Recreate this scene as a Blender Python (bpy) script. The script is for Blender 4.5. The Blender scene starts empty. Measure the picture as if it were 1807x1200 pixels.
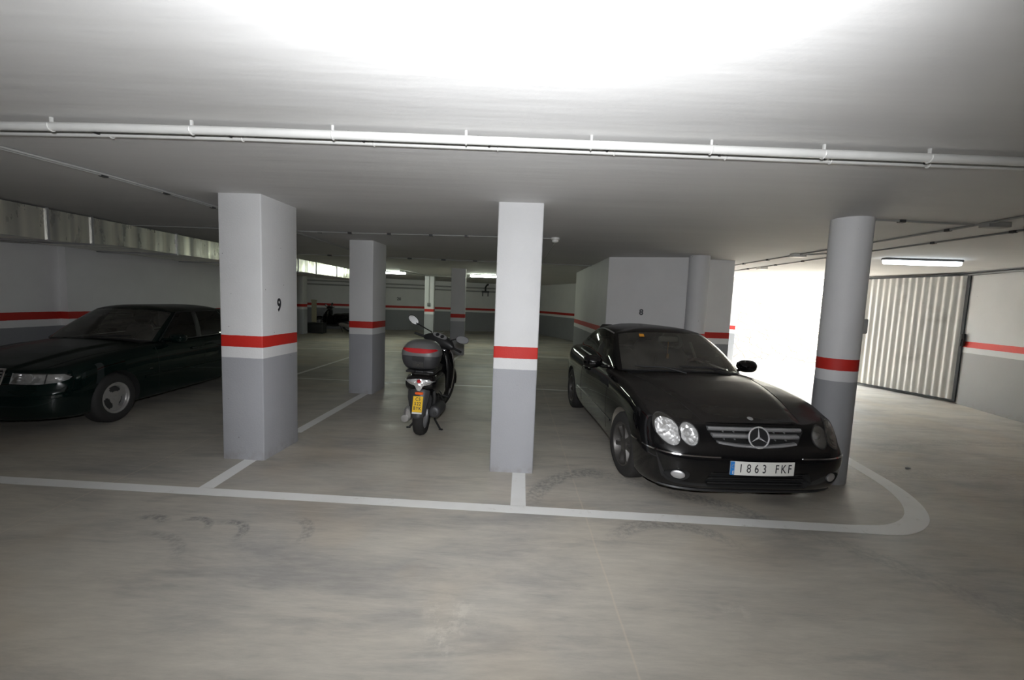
import bpy, bmesh, math, random
from math import sin, cos, pi, radians as R
from mathutils import Vector as V, Matrix
from mathutils.bvhtree import BVHTree
random.seed(7)
sc = bpy.context.scene
COL = sc.collection

# ------------------------------------------------------------------ camera
CAM_F, PITCH, ROLL, CAM_H = 752.8, 0.0896, 0.0388, 1.71
cam_d = bpy.data.cameras.new('camera')
cam_d.sensor_fit = 'HORIZONTAL'; cam_d.sensor_width = 36.0
cam_d.lens = 36.0 * CAM_F / 1807.0
cam_d.clip_start = 0.02; cam_d.clip_end = 200
cam = bpy.data.objects.new('camera', cam_d); COL.objects.link(cam)
fw = V((0, cos(PITCH), -sin(PITCH))); rt0 = V((1, 0, 0)); up0 = rt0.cross(fw)
rt = cos(ROLL) * rt0 + sin(ROLL) * up0
up = -sin(ROLL) * rt0 + cos(ROLL) * up0
m = Matrix((rt, up, -fw)).transposed().to_4x4(); m.translation = V((0, 0, CAM_H))
cam.matrix_world = m
sc.camera = cam

# ------------------------------------------------------------------ render look
sc.view_settings.view_transform = 'Standard'
sc.view_settings.look = 'None'
sc.view_settings.gamma = 1.0
sc.view_settings.use_curve_mapping = False
sc.view_settings.exposure = 0.0
sc.cycles.use_denoising = True
sc.cycles.max_bounces = 10
sc.cycles.diffuse_bounces = 6
sc.cycles.glossy_bounces = 5
sc.cycles.transmission_bounces = 6
sc.cycles.transparent_max_bounces = 12
sc.cycles.sample_clamp_indirect = 6.0
sc.cycles.caustics_reflective = False
sc.cycles.caustics_refractive = False

# ------------------------------------------------------------------ world: bright overcast noon sky
wd = bpy.data.worlds.new('sky'); sc.world = wd; wd.use_nodes = True
nt = wd.node_tree; nt.nodes.clear()
o_ = nt.nodes.new('ShaderNodeOutputWorld'); b_ = nt.nodes.new('ShaderNodeBackground')
b_.inputs[0].default_value = (0.82, 0.92, 1.0, 1); b_.inputs[1].default_value = 27.0
nt.links.new(b_.outputs[0], o_.inputs[0])

def lamp(name, kind, loc, energy, color=(1, 1, 1), rot=None, target=None, **kw):
    l = bpy.data.lights.new(name, kind); l.energy = energy; l.color = color
    for k, v in kw.items(): setattr(l, k, v)
    o = bpy.data.objects.new(name, l); o.location = loc
    if rot: o.rotation_euler = rot
    if target is not None:
        o.rotation_euler = (V(target) - V(loc)).to_track_quat('-Z', 'Y').to_euler()
    COL.objects.link(o); return o
# sunlight slanting in through the open gate
lamp('sun', 'SUN', (12, 16, 10), 32.0, (1.0, 0.90, 0.76), target=(12 - 0.12, 16 - 0.26, 10 - 1.0), angle=0.01)
# the photographer's flash: its head is tilted up to bounce off the ceiling, and part of it goes straight ahead
lamp('flash', 'SPOT', (0.0, -0.06, 1.86), 365.0, (0.95, 0.97, 1.0), target=(0.0, 0.34, 2.65),
     spot_size=R(108), spot_blend=0.5, shadow_soft_size=0.03)
lamp('flash_spill', 'SPOT', (0.0, -0.06, 1.86), 455.0, (0.95, 0.97, 1.0), target=(-0.5, 4.0, 2.55),
     spot_size=R(124), spot_blend=0.72, shadow_soft_size=0.03)

# ------------------------------------------------------------------ materials
MATS = {}
def mat(name, color=(0.5, 0.5, 0.5), rough=0.5, metal=0.0, **kw):
    m = bpy.data.materials.new(name); m.use_nodes = True
    b = m.node_tree.nodes['Principled BSDF']
    b.inputs['Base Color'].default_value = (*color, 1)
    b.inputs['Roughness'].default_value = rough
    b.inputs['Metallic'].default_value = metal
    for k, v in kw.items():
        b.inputs[k.replace('_', ' ')].default_value = v
    MATS[name] = m
    return m
class N:
    """tiny node helper"""
    def __init__(s, m): s.t = m.node_tree; s.b = s.t.nodes['Principled BSDF']
    def n(s, ty, **kw):
        x = s.t.nodes.new(ty)
        for k, v in kw.items(): setattr(x, k, v)
        return x
    def link(s, a, b): s.t.links.new(a, b)
    def inp(s, sock, v):
        if isinstance(v, bpy.types.NodeSocket): s.link(v, sock)
        else: sock.default_value = v
    def math(s, op, a, b=0.0, c=0.0, clamp=False):
        x = s.n('ShaderNodeMath', operation=op); x.use_clamp = clamp
        s.inp(x.inputs[0], a); s.inp(x.inputs[1], b)
        if len(x.inputs) > 2: s.inp(x.inputs[2], c)
        return x.outputs[0]
    def mix(s, f, a, b, blend='MIX'):
        x = s.n('ShaderNodeMix', data_type='RGBA', blend_type=blend)
        s.inp(x.inputs['Factor'], f)
        s.inp(x.inputs[6], a if isinstance(a, bpy.types.NodeSocket) else (*a, 1))
        s.inp(x.inputs[7], b if isinstance(b, bpy.types.NodeSocket) else (*b, 1))
        return x.outputs[2]
    def noise(s, vec, scale, detail=4, rough=0.55, dist=0.0):
        x = s.n('ShaderNodeTexNoise'); x.inputs['Scale'].default_value = scale
        x.inputs['Detail'].default_value = detail; x.inputs['Roughness'].default_value = rough
        x.inputs['Distortion'].default_value = dist
        s.link(vec, x.inputs['Vector']); return x.outputs['Fac']
    def ramp(s, f, pts):
        x = s.n('ShaderNodeValToRGB'); e = x.color_ramp.elements
        while len(e) < len(pts): e.new(0.5)
        for i, (p, c) in enumerate(pts):
            e[i].position = p; e[i].color = (c, c, c, 1) if not hasattr(c, '__len__') else (*c, 1)
        s.link(f, x.inputs[0]); return x.outputs[0]
    def mapping(s, vec, scale=(1, 1, 1), rot=(0, 0, 0), loc=(0, 0, 0)):
        x = s.n('ShaderNodeMapping'); x.inputs['Scale'].default_value = scale
        x.inputs['Rotation'].default_value = rot; x.inputs['Location'].default_value = loc
        s.link(vec, x.inputs['Vector']); return x.outputs[0]
    def pos(s): return s.n('ShaderNodeNewGeometry').outputs['Position']
    def obj(s): return s.n('ShaderNodeTexCoord').outputs['Object']
    def bump(s, h, strength=0.3, dist=0.01):
        x = s.n('ShaderNodeBump'); x.inputs['Strength'].default_value = strength
        x.inputs['Distance'].default_value = dist
        s.link(h, x.inputs['Height']); s.link(x.outputs[0], s.b.inputs['Normal'])

STRIPE_TOP, RED_BOT, WHITE_BOT = 1.271, 1.156, 1.047
def banded(name, white, red, grey, rough=0.6, bump=0.35, bscale=70, chips=True):
    """white wall paint over a red band, a white band and a grey dado, by height"""
    m = mat(name, white, rough); n = N(m); p = n.pos()
    sp = n.n('ShaderNodeSeparateXYZ'); n.link(p, sp.inputs[0]); z = sp.outputs[2]
    wob = n.math('MULTIPLY', n.math('SUBTRACT', n.noise(p, 14, 2), 0.5), 0.007)
    zz = n.math('ADD', z, wob)
    c = n.mix(n.math('LESS_THAN', zz, STRIPE_TOP), white, red)
    c = n.mix(n.math('LESS_THAN', zz, RED_BOT), c, tuple(min(1, w * 1.03) for w in white))
    c = n.mix(n.math('LESS_THAN', zz, WHITE_BOT), c, grey)
    mott = n.ramp(n.noise(p, 1.7, 5, 0.6), [(0.3, 0.93), (0.7, 1.0)])
    c = n.mix(1.0, c, mott, 'MULTIPLY')
    if chips:
        sx = n.n('ShaderNodeTexVoronoi'); sx.inputs['Scale'].default_value = 9.0; n.link(p, sx.inputs['Vector'])
        pick = n.math('MULTIPLY', n.math('LESS_THAN', sx.outputs['Distance'], 0.06),
                      n.math('GREATER_THAN', n.noise(p, 5.3, 1), 0.56))
        c = n.mix(n.math('MULTIPLY', pick, 0.75), c, (0.16, 0.15, 0.14))
    # scuffs and dirt close to the floor
    low = n.math('MULTIPLY', n.ramp(z, [(0.0, 1.0), (0.14, 0.0)]), n.ramp(n.noise(p, 9, 4), [(0.45, 0.0), (0.75, 1.0)]))
    c = n.mix(n.math('MULTIPLY', low, 0.5), c, (0.2, 0.17, 0.13))
    n.link(c, n.b.inputs['Base Color'])
    n.bump(n.noise(p, bscale, 3, 0.6), bump, 0.006)
    return m
M_PILLAR = banded('painted_pillar', (0.70, 0.70, 0.705), (0.56, 0.02, 0.012), (0.385, 0.39, 0.415))
M_ROUND = banded('painted_round_pillar', (0.70, 0.70, 0.71), (0.56, 0.02, 0.012), (0.36, 0.365, 0.38), bump=0.12)
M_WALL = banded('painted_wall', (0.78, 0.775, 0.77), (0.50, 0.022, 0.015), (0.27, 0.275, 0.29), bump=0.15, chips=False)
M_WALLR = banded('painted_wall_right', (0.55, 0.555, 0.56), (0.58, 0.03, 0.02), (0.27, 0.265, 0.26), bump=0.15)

def ceiling_mat():
    m = mat('ceiling_paint', (0.62, 0.615, 0.61), 0.75); n = N(m); p = n.pos()
    st = n.noise(n.mapping(p, (0.25, 1.6, 1)), 1.6, 5, 0.6)
    c = n.mix(n.ramp(st, [(0.25, 0.0), (0.75, 1.0)]), (0.60, 0.595, 0.59), (0.66, 0.655, 0.645))
    n.link(c, n.b.inputs['Base Color'])
    h = n.math('ADD', n.math('MULTIPLY', n.noise(n.mapping(p, (0.5, 3.2, 1)), 1.3, 3), 1.0), n.math('MULTIPLY', n.noise(p, 45, 2), 0.05))
    n.bump(h, 0.2, 0.035); return m
M_CEIL = ceiling_mat()

def concrete_mat():
    m = mat('floor_concrete', (0.3, 0.29, 0.27), 0.5); n = N(m); p = n.pos()
    big = n.noise(n.mapping(p, (0.40, 0.75, 1), (0, 0, 0.35)), 0.9, 5, 0.60, 0.5)
    mid = n.noise(n.mapping(p, (0.55, 2.4, 1), (0, 0, -0.30)), 1.3, 8, 0.70, 0.5)
    fine = n.noise(n.mapping(p, (0.6, 3.4, 1), (0, 0, 0.42)), 6, 7, 0.74, 0.2)
    c = n.mix(n.ramp(big, [(0.33, 0.0), (0.68, 1.0)]), (0.25, 0.247, 0.245), (0.60, 0.545, 0.455))
    c = n.mix(n.math('MULTIPLY', n.ramp(mid, [(0.42, 0.0), (0.70, 1.0)]), 0.6), c, (0.66, 0.62, 0.54))
    c = n.mix(n.math('MULTIPLY', n.ramp(mid, [(0.28, 1.0), (0.47, 0.0)]), 0.6), c, (0.215, 0.212, 0.212))
    c = n.mix(0.32, c, n.ramp(fine, [(0.25, (0.21, 0.205, 0.19)), (0.75, (0.64, 0.60, 0.52))]))
    # rusty / yellow dust patches
    yel = n.ramp(n.noise(p, 0.8, 3, 0.5, 0.3), [(0.52, 0.0), (0.70, 1.0)])
    c = n.mix(n.math('MULTIPLY', yel, 0.35), c, (0.50, 0.40, 0.28))
    sp = n.n('ShaderNodeSeparateXYZ'); n.link(p, sp.inputs[0]); x, y = sp.outputs[0], sp.outputs[1]
    wav = n.math('MULTIPLY', n.math('SUBTRACT', n.noise(p, 3, 2), 0.5), 0.02)
    # saw-cut joints
    for jx, k in ((0.65, 0.75), (-3.45, 0.8)):
        d = n.math('ABSOLUTE', n.math('SUBTRACT', n.math('ADD', x, wav), jx))
        c = n.mix(n.math('MULTIPLY', n.ramp(d, [(0.0, 1.0), (0.009, 0.0)]), k * 0.6), c, (0.66, 0.57, 0.46))
    # tyre arcs: (cx, cy, r, half width, a0, a1, strength)
    def arc(cx, cy, r, w, a0, a1, k):
        nonlocal c
        dx = n.math('SUBTRACT', x, cx); dy = n.math('SUBTRACT', y, cy)
        rad = n.math('SQRT', n.math('ADD', n.math('MULTIPLY', dx, dx), n.math('MULTIPLY', dy, dy)))
        dd = n.math('DIVIDE', n.math('ABSOLUTE', n.math('SUBTRACT', rad, r)), w)
        band = n.ramp(dd, [(0.55, 1.0), (1.0, 0.0)])
        ang = n.math('ARCTAN2', dy, dx)
        mid_, hw = (a0 + a1) / 2, (a1 - a0) / 2
        am = n.ramp(n.math('DIVIDE', n.math('ABSOLUTE', n.math('SUBTRACT', ang, mid_)), hw), [(0.5, 1.0), (1.0, 0.0)])
        tread = n.ramp(n.noise(n.mapping(p, (1, 1, 1)), 24, 4, 0.7), [(0.38, 0.0), (0.62, 1.0)])
        f = n.math('MULTIPLY', n.math('MULTIPLY', band, am), n.math('MULTIPLY', tread, k))
        c = n.mix(f, c, (0.13, 0.13, 0.135))
    arc(-2.30, 2.90, 0.16, 0.035, 0.0, 2.4, 0.75)
    arc(-2.03, 2.86, 0.17, 0.04, -0.5, 2.2, 0.75)
    arc(-2.62, 2.93, 0.13, 0.05, 0.3, 2.6, 0.7)
    arc(-1.65, 2.88, 0.24, 0.05, -0.5, 1.4, 0.5)
    arc(-2.50, 2.40, 0.45, 0.05, 0.2, 1.8, 0.35)
    arc(1.15, 3.35, 0.95, 0.11, 1.6, 3.1, 0.6)
    arc(1.55, 3.15, 0.62, 0.10, -0.2, 1.8, 0.5)
    arc(1.25, 2.75, 0.50, 0.09, 0.2, 2.9, 0.5)
    arc(0.2, 2.0, 2.3, 0.13, 0.55, 1.5, 0.35)
    arc(1.0, 1.6, 2.1, 0.12, -0.1, 1.0, 0.3)
    arc(5.0, 1.0, 3.6, 0.16, 1.0, 2.4, 0.3)
    arc(6.5, 2.2, 3.6, 0.18, 0.9, 2.3, 0.3)
    # pale plaster smears
    for sx_, sy_, sr in ((-0.28, 2.18, 0.20), (-0.30, 1.98, 0.14), (1.33, 2.3, 0.10), (-3.1, 2.3, 0.15)):
        dx = n.math('SUBTRACT', x, sx_); dy = n.math('SUBTRACT', y, sy_)
        rad = n.math('SQRT', n.math('ADD', n.math('MULTIPLY', dx, dx), n.math('MULTIPLY', dy, dy)))
        f = n.math('MULTIPLY', n.ramp(n.math('DIVIDE', rad, sr), [(0.2, 1.0), (1.0, 0.0)]), n.ramp(n.noise(p, 11, 5, 0.7), [(0.48, 0.0), (0.62, 1.0)]))
        c = n.mix(n.math('MULTIPLY', f, 0.42), c, (0.72, 0.68, 0.60))
    n.link(c, n.b.inputs['Base Color'])
    r = n.ramp(n.noise(p, 2.2, 5), [(0.3, 0.34), (0.7, 0.58)])
    n.link(r, n.b.inputs['Roughness'])
    n.bump(n.math('ADD', fine, n.math('MULTIPLY', n.noise(p, 90, 2), 0.25)), 0.12, 0.01)
    return m
M_FLOOR = concrete_mat()
def paintline_mat():
    m = mat('floor_line_paint', (0.6, 0.6, 0.58), 0.5); n = N(m); p = n.pos()
    w = n.ramp(n.noise(p, 9, 6, 0.7), [(0.25, 0.0), (0.40, 1.0)])
    g = n.ramp(n.noise(p, 1.1, 3), [(0.5, 0.0), (0.8, 1.0)])
    c = n.mix(w, (0.62, 0.60, 0.54), (0.88, 0.88, 0.86))
    c = n.mix(n.math('MULTIPLY', g, 0.25), c, (0.38, 0.34, 0.27))
    n.link(c, n.b.inputs['Base Color']); return m
M_LINE = paintline_mat()
def galv_mat():
    m = mat('galvanised_sheet', (0.62, 0.62, 0.56), 0.3, 0.72); n = N(m); p = n.pos()
    sp = n.n('ShaderNodeSeparateXYZ'); n.link(p, sp.inputs[0])
    c = n.mix(n.ramp(n.noise(n.mapping(p, (0.0, 6.5, 0.0)), 1.0, 1), [(0.3, 0.0), (0.7, 1.0)]), (0.42, 0.42, 0.40), (0.95, 0.92, 0.80))
    n.link(c, n.b.inputs['Base Color'])
    n.link(n.ramp(n.noise(n.mapping(p, (1, 3, 1)), 3, 3), [(0.3, 0.22), (0.7, 0.42)]), n.b.inputs['Roughness'])
    return m
M_GALV = galv_mat()
def gate_mat():
    m = mat('gate_sheet', (0.62, 0.61, 0.57), 0.45, 0.25); n = N(m); p = n.pos()
    st = n.noise(n.mapping(p, (6, 6, 0.5)), 2.0, 5, 0.6)
    blot = n.noise(p, 2.3, 4, 0.6)
    c = n.mix(n.ramp(st, [(0.3, 0), (0.7, 1)]), (0.50, 0.50, 0.49), (0.70, 0.69, 0.66))
    c = n.mix(n.math('MULTIPLY', n.ramp(blot, [(0.56, 0), (0.75, 1)]), 0.5), c, (0.33, 0.32, 0.30))
    n.link(c, n.b.inputs['Base Color']); return m
M_GATE = gate_mat()
def stone_mat():
    m = mat('yard_stone', (0.7, 0.66, 0.58), 0.85); n = N(m); p = n.pos()
    v = n.n('ShaderNodeTexVoronoi'); v.feature = 'DISTANCE_TO_EDGE'; v.inputs['Scale'].default_value = 2.6
    n.link(n.mapping(p, (1, 1, 1.6)), v.inputs['Vector'])
    g = n.ramp(v.outputs['Distance'], [(0.0, 0.0), (0.09, 1.0)])
    c = n.mix(n.noise(p, 1.9, 5), (0.26, 0.21, 0.15), (0.45, 0.42, 0.36))
    c = n.mix(g, (0.07, 0.055, 0.04), c)
    n.link(c, n.b.inputs['Base Color']); n.bump(n.math('ADD', g, n.noise(p, 12, 3)), 0.8, 0.05); return m
M_STONE = stone_mat()
M_YARD = mat('yard_ground', (0.62, 0.58, 0.52), 0.9)
nn = N(M_YARD); nn.link(nn.mix(nn.noise(nn.pos(), 3, 5), (0.55, 0.51, 0.45), (0.70, 0.66, 0.60)), nn.b.inputs['Base Color'])

def plain(name, c, r=0.5, me=0.0, bumpy=0.0, var=0.08, scale=12, **kw):
    """procedural material: base colour with a light noise mottling"""
    m = mat(name, c, r, me, **kw); n = N(m); p = n.obj()
    col = n.mix(n.noise(p, scale, 3), tuple(x * (1 - var) for x in c), tuple(min(1, x * (1 + var)) for x in c))
    n.link(col, n.b.inputs['Base Color'])
    if bumpy: n.bump(n.noise(p, scale * 8, 2), bumpy, 0.002)
    return m
M_PIPE = plain('white_pipe', (0.66, 0.66, 0.64), 0.35)
M_CONDUIT = plain('conduit_grey', (0.36, 0.36, 0.35), 0.45)
M_CONDUITL = plain('conduit_pale', (0.36, 0.36, 0.35), 0.5)
M_CLIP = plain('dark_clip', (0.05, 0.05, 0.05), 0.5)
M_BLACKP = plain('black_plastic', (0.018, 0.018, 0.019), 0.45, bumpy=0.1)
M_DKGREY = plain('dark_grey_plastic', (0.045, 0.045, 0.048), 0.42, bumpy=0.1)
M_GREYP = plain('grey_plastic', (0.13, 0.13, 0.13), 0.4)
M_RUBBER = plain('tyre_rubber', (0.022, 0.021, 0.021), 0.75, bumpy=0.3)
M_STEEL = plain('dark_steel', (0.10, 0.10, 0.10), 0.4, 0.6)
M_FRAME = plain('gate_frame_paint', (0.05, 0.055, 0.06), 0.5)
def car_paint(name, c, dust, coat=1.0, rough=0.3):
    m = mat(name, c, 0.5, 0.0, Coat_Weight=coat, Coat_Roughness=0.03, Specular_IOR_Level=0.0); n = N(m); p = n.pos()
    g = n.n('ShaderNodeNewGeometry'); sp = n.n('ShaderNodeSeparateXYZ'); n.link(g.outputs['Normal'], sp.inputs[0])
    upm = n.ramp(sp.outputs[2], [(0.45, 0.0), (0.95, 1.0)])          # dust settles on faces that look up
    d = n.math('MULTIPLY', upm, n.ramp(n.noise(p, 2.5, 5), [(0.2, 0.75), (0.8, 1.0)]))
    col = n.mix(n.math('MULTIPLY', d, dust), c, (0.16, 0.14, 0.125))
    n.link(col, n.b.inputs['Base Color'])
    n.link(n.math('ADD', n.math('MULTIPLY', d, 0.22), 0.03), n.b.inputs['Coat Roughness'])
    n.link(n.math('SUBTRACT', coat, n.math('MULTIPLY', d, 0.5)), n.b.inputs['Coat Weight'])
    return m
M_BLACK = car_paint('black_car_paint', (0.004, 0.004, 0.0045), 0.13)
M_GREEN = car_paint('dark_green_car_paint', (0.002, 0.008, 0.007), 0.06)
M_ARCH = plain('arch_liner', (0.012, 0.012, 0.012), 0.9)
M_ARCHDUST = plain('dusty_arch_liner', (0.20, 0.18, 0.15), 0.9, var=0.3)
M_CHROME = mat('chrome', (0.82, 0.82, 0.82), 0.08, 1.0)
M_EMBLEM = mat('emblem_chrome', (0.80, 0.80, 0.82), 0.25, 0.6)
M_SATIN = plain('satin_silver', (0.50, 0.50, 0.51), 0.34, 0.65)
M_RIM = plain('alloy_rim', (0.52, 0.51, 0.50), 0.34, 0.7)
M_RIMD = plain('dusty_dark_rim', (0.10, 0.095, 0.09), 0.40, 0.6, var=0.25)
def reflector():
    m = mat('lamp_reflector', (0.90, 0.90, 0.90), 0.22, 0.72); n = N(m); p = n.obj()
    w = n.n('ShaderNodeTexVoronoi'); w.inputs['Scale'].default_value = 22; n.link(p, w.inputs['Vector'])
    n.bump(n.math('ADD', w.outputs['Distance'], n.noise(p, 9, 2)), 0.8, 0.012); return m
M_REFL = reflector()
M_GLASS = mat('lamp_glass', (1, 1, 1), 0.0, 0.0, Transmission_Weight=1.0, IOR=1.02, Coat_Weight=0.6, Coat_Roughness=0.02)
def window_glass(name, tint, fac=0.14):
    m = bpy.data.materials.new(name); m.use_nodes = True; t = m.node_tree; t.nodes.clear()
    o = t.nodes.new('ShaderNodeOutputMaterial'); mx = t.nodes.new('ShaderNodeMixShader')
    tr = t.nodes.new('ShaderNodeBsdfTransparent'); tr.inputs[0].default_value = (*tint, 1)
    gl = t.nodes.new('ShaderNodeBsdfGlossy'); gl.inputs['Roughness'].default_value = 0.02
    fr = t.nodes.new('ShaderNodeFresnel'); fr.inputs[0].default_value = 1.5
    df = t.nodes.new('ShaderNodeBsdfDiffuse'); df.inputs[0].default_value = (0.35, 0.33, 0.29, 1)
    m2 = t.nodes.new('ShaderNodeMixShader'); nz = t.nodes.new('ShaderNodeTexNoise'); nz.inputs['Scale'].default_value = 6
    mr = t.nodes.new('ShaderNodeMapRange'); mr.inputs[3].default_value = 0.02; mr.inputs[4].default_value = fac
    t.links.new(nz.outputs[0], mr.inputs[0]); t.links.new(mr.outputs[0], m2.inputs[0])
    t.links.new(tr.outputs[0], m2.inputs[1]); t.links.new(df.outputs[0], m2.inputs[2])
    t.links.new(fr.outputs[0], mx.inputs[0]); t.links.new(m2.outputs[0], mx.inputs[1]); t.links.new(gl.outputs[0], mx.inputs[2])
    t.links.new(mx.outputs[0], o.inputs[0]); MATS[name] = m; return m
M_WIN = window_glass('tinted_window_glass', (0.76, 0.80, 0.76), 0.30)
M_WINS = window_glass('dark_window_glass', (0.40, 0.46, 0.43), 0.06)
M_LENS = window_glass('clear_lens_glass', (0.95, 0.95, 0.95), 0.22)
M_MIRROR = mat('mirror_glass', (0.75, 0.77, 0.78), 0.03, 1.0)
M_SEAT = plain('dark_seat_leather', (0.03, 0.028, 0.026), 0.55)
M_SEATL = plain('grey_seat_cloth', (0.15, 0.145, 0.13), 0.8)
M_PLATE = plain('plate_white', (0.80, 0.80, 0.76), 0.35, var=0.02)
M_BLUE = plain('plate_blue', (0.03, 0.22, 0.62), 0.35)
M_YELLOW = plain('plate_yellow', (0.90, 0.55, 0.01), 0.35, var=0.03)
M_INK = plain('black_ink', (0.02, 0.02, 0.025), 0.5)
M_REDL = plain('red_reflector', (0.50, 0.012, 0.018), 0.2, Coat_Weight=1.0)
M_ORANGE = plain('orange_reflector', (0.95, 0.13, 0.02), 0.2, Coat_Weight=1.0)
M_AMBER = plain('amber_sticker', (0.8, 0.35, 0.03), 0.5)
M_WHITEP = plain('white_plastic', (0.75, 0.75, 0.72), 0.4)
M_BEIGE = plain('beige_board', (0.40, 0.37, 0.26), 0.7)
def emit(name, c, s):
    m = mat(name, (0.8, 0.8, 0.8), 0.4); b = m.node_tree.nodes['Principled BSDF']
    b.inputs['Emission Color'].default_value = (*c, 1); b.inputs['Emission Strength'].default_value = s; return m
M_TUBE = emit('fluorescent_diffuser', (0.90, 1.0, 0.84), 55.0)
M_TUBEB = emit('fluorescent_diffuser_blue', (0.86, 0.95, 1.0), 9.0)

# ------------------------------------------------------------------ mesh helpers
def link(name, bm_or_me, mats, parent=None, smooth=True, angle=35):
    if isinstance(bm_or_me, bmesh.types.BMesh):
        bmesh.ops.recalc_face_normals(bm_or_me, faces=bm_or_me.faces)
        me = bpy.data.meshes.new(name); bm_or_me.to_mesh(me); bm_or_me.free()
    else: me = bm_or_me
    if not isinstance(mats, (list, tuple)): mats = [mats]
    if len(me.materials): me.materials.clear()
    for x in mats: me.materials.append(x)
    if smooth:
        for p in me.polygons: p.use_smooth = True
        try: me.set_sharp_from_angle(angle=R(angle))
        except Exception: pass
    o = bpy.data.objects.new(name, me); COL.objects.link(o)
    if parent: o.parent = parent
    return o
def tag(o, label=None, cat=None, group=None, kind=None):
    if label: o['label'] = label
    if cat: o['category'] = cat
    if group: o['group'] = group
    if kind: o['kind'] = kind
    return o
def empty(name, loc=(0, 0, 0), rot=(0, 0, 0)):
    o = bpy.data.objects.new(name, None); o.empty_display_size = 0.1
    o.location = loc; o.rotation_euler = rot; COL.objects.link(o); return o
def bm_new(): return bmesh.new()
def box(bm, x0, x1, y0, y1, z0, z1, bev=0.0, mi=0, M=None):
    vs = [bm.verts.new((x, y, z)) for x in (x0, x1) for y in (y0, y1) for z in (z0, z1)]
    fs = [bm.faces.new([vs[i] for i in q]) for q in ((0, 1, 3, 2), (4, 6, 7, 5), (0, 4, 5, 1), (2, 3, 7, 6), (0, 2, 6, 4), (1, 5, 7, 3))]
    for f in fs: f.material_index = mi
    if bev:
        es = list({e for f in fs for e in f.edges})
        r = bmesh.ops.bevel(bm, geom=es, offset=bev, segments=2, affect='EDGES', profile=0.5)
        vs = list({v for f in r['faces'] for v in f.verts} | {v for v in vs if v.is_valid})
    if M is not None:
        for v in vs:
            if v.is_valid: v.co = M @ v.co
def prism(bm, poly, z0, z1, mi=0):
    a = [bm.verts.new((x, y, z0)) for x, y in poly]; b = [bm.verts.new((x, y, z1)) for x, y in poly]
    fs = [bm.faces.new(a[::-1]), bm.faces.new(b)]
    n = len(poly)
    for i in range(n): fs.append(bm.faces.new([a[i], a[(i + 1) % n], b[(i + 1) % n], b[i]]))
    for f in fs: f.material_index = mi
def frames(pts):
    out = []; t0 = (pts[1] - pts[0]).normalized()
    ref = V((0, 0, 1)) if abs(t0.z) < 0.9 else V((1, 0, 0))
    n = t0.cross(ref).normalized()
    for i in range(len(pts)):
        t = (pts[min(i + 1, len(pts) - 1)] - pts[max(i - 1, 0)]).normalized()
        n = (n - t * n.dot(t)).normalized(); out.append((n, t.cross(n)))
    return out
def tube(bm, pts, r, seg=10, flat=1.0, caps=True, mi=0, closed=False):
    """tube along pts; r number or list; flat squeezes the second axis"""
    pts = [V(p) for p in pts]; fr_ = frames(pts)
    rs = r if hasattr(r, '__len__') else [r] * len(pts)
    rings = []
    for p, (a, b), q in zip(pts, fr_, rs):
        rings.append([bm.verts.new(p + a * q * cos(2 * pi * k / seg) + b * q * flat * sin(2 * pi * k / seg)) for k in range(seg)])
    nr = len(rings)
    for i in range(nr if closed else nr - 1):
        A, B = rings[i], rings[(i + 1) % nr]
        for k in range(seg):
            bm.faces.new([A[k], A[(k + 1) % seg], B[(k + 1) % seg], B[k]]).material_index = mi
    if caps and not closed:
        bm.faces.new(rings[0][::-1]).material_index = mi; bm.faces.new(rings[-1]).material_index = mi
def spline(pts, n=8):
    """Catmull-Rom through pts (tuples of any length)"""
    out = []; P = [tuple(map(float, p)) for p in pts]
    for i in range(len(P) - 1):
        p0 = P[max(i - 1, 0)]; p1 = P[i]; p2 = P[i + 1]; p3 = P[min(i + 2, len(P) - 1)]
        for k in range(n):
            t = k / n
            out.append(tuple(0.5 * ((2 * b) + (-a + c) * t + (2 * a - 5 * b + 4 * c - d) * t * t + (-a + 3 * b - 3 * c + d) * t ** 3)
                             for a, b, c, d in zip(p0, p1, p2, p3)))
    out.append(P[-1]); return out
def lathe(bm, prof, seg=32, axis='Y', M=None, mi=0, closed=False):
    """prof: (radius, offset along axis)"""
    rings = []
    for r, h in prof:
        ring = []
        for k in range(seg):
            a = 2 * pi * k / seg
            p = {'Y': V((r * cos(a), h, r * sin(a))), 'Z': V((r * cos(a), r * sin(a), h)), 'X': V((h, r * cos(a), r * sin(a)))}[axis]
            ring.append(bm.verts.new(M @ p if M is not None else p))
        rings.append(ring)
    nr = len(rings)
    for i in range(nr if closed else nr - 1):
        A, B = rings[i], rings[(i + 1) % nr]
        for k in range(seg): bm.faces.new([A[k], A[(k + 1) % seg], B[(k + 1) % seg], B[k]]).material_index = mi
    if not closed:
        if prof[0][0] > 1e-6: bm.faces.new(rings[0][::-1]).material_index = mi
        if prof[-1][0] > 1e-6: bm.faces.new(rings[-1]).material_index = mi
def sq(a, p):  # signed power
    return math.copysign(abs(a) ** p, a)
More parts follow.
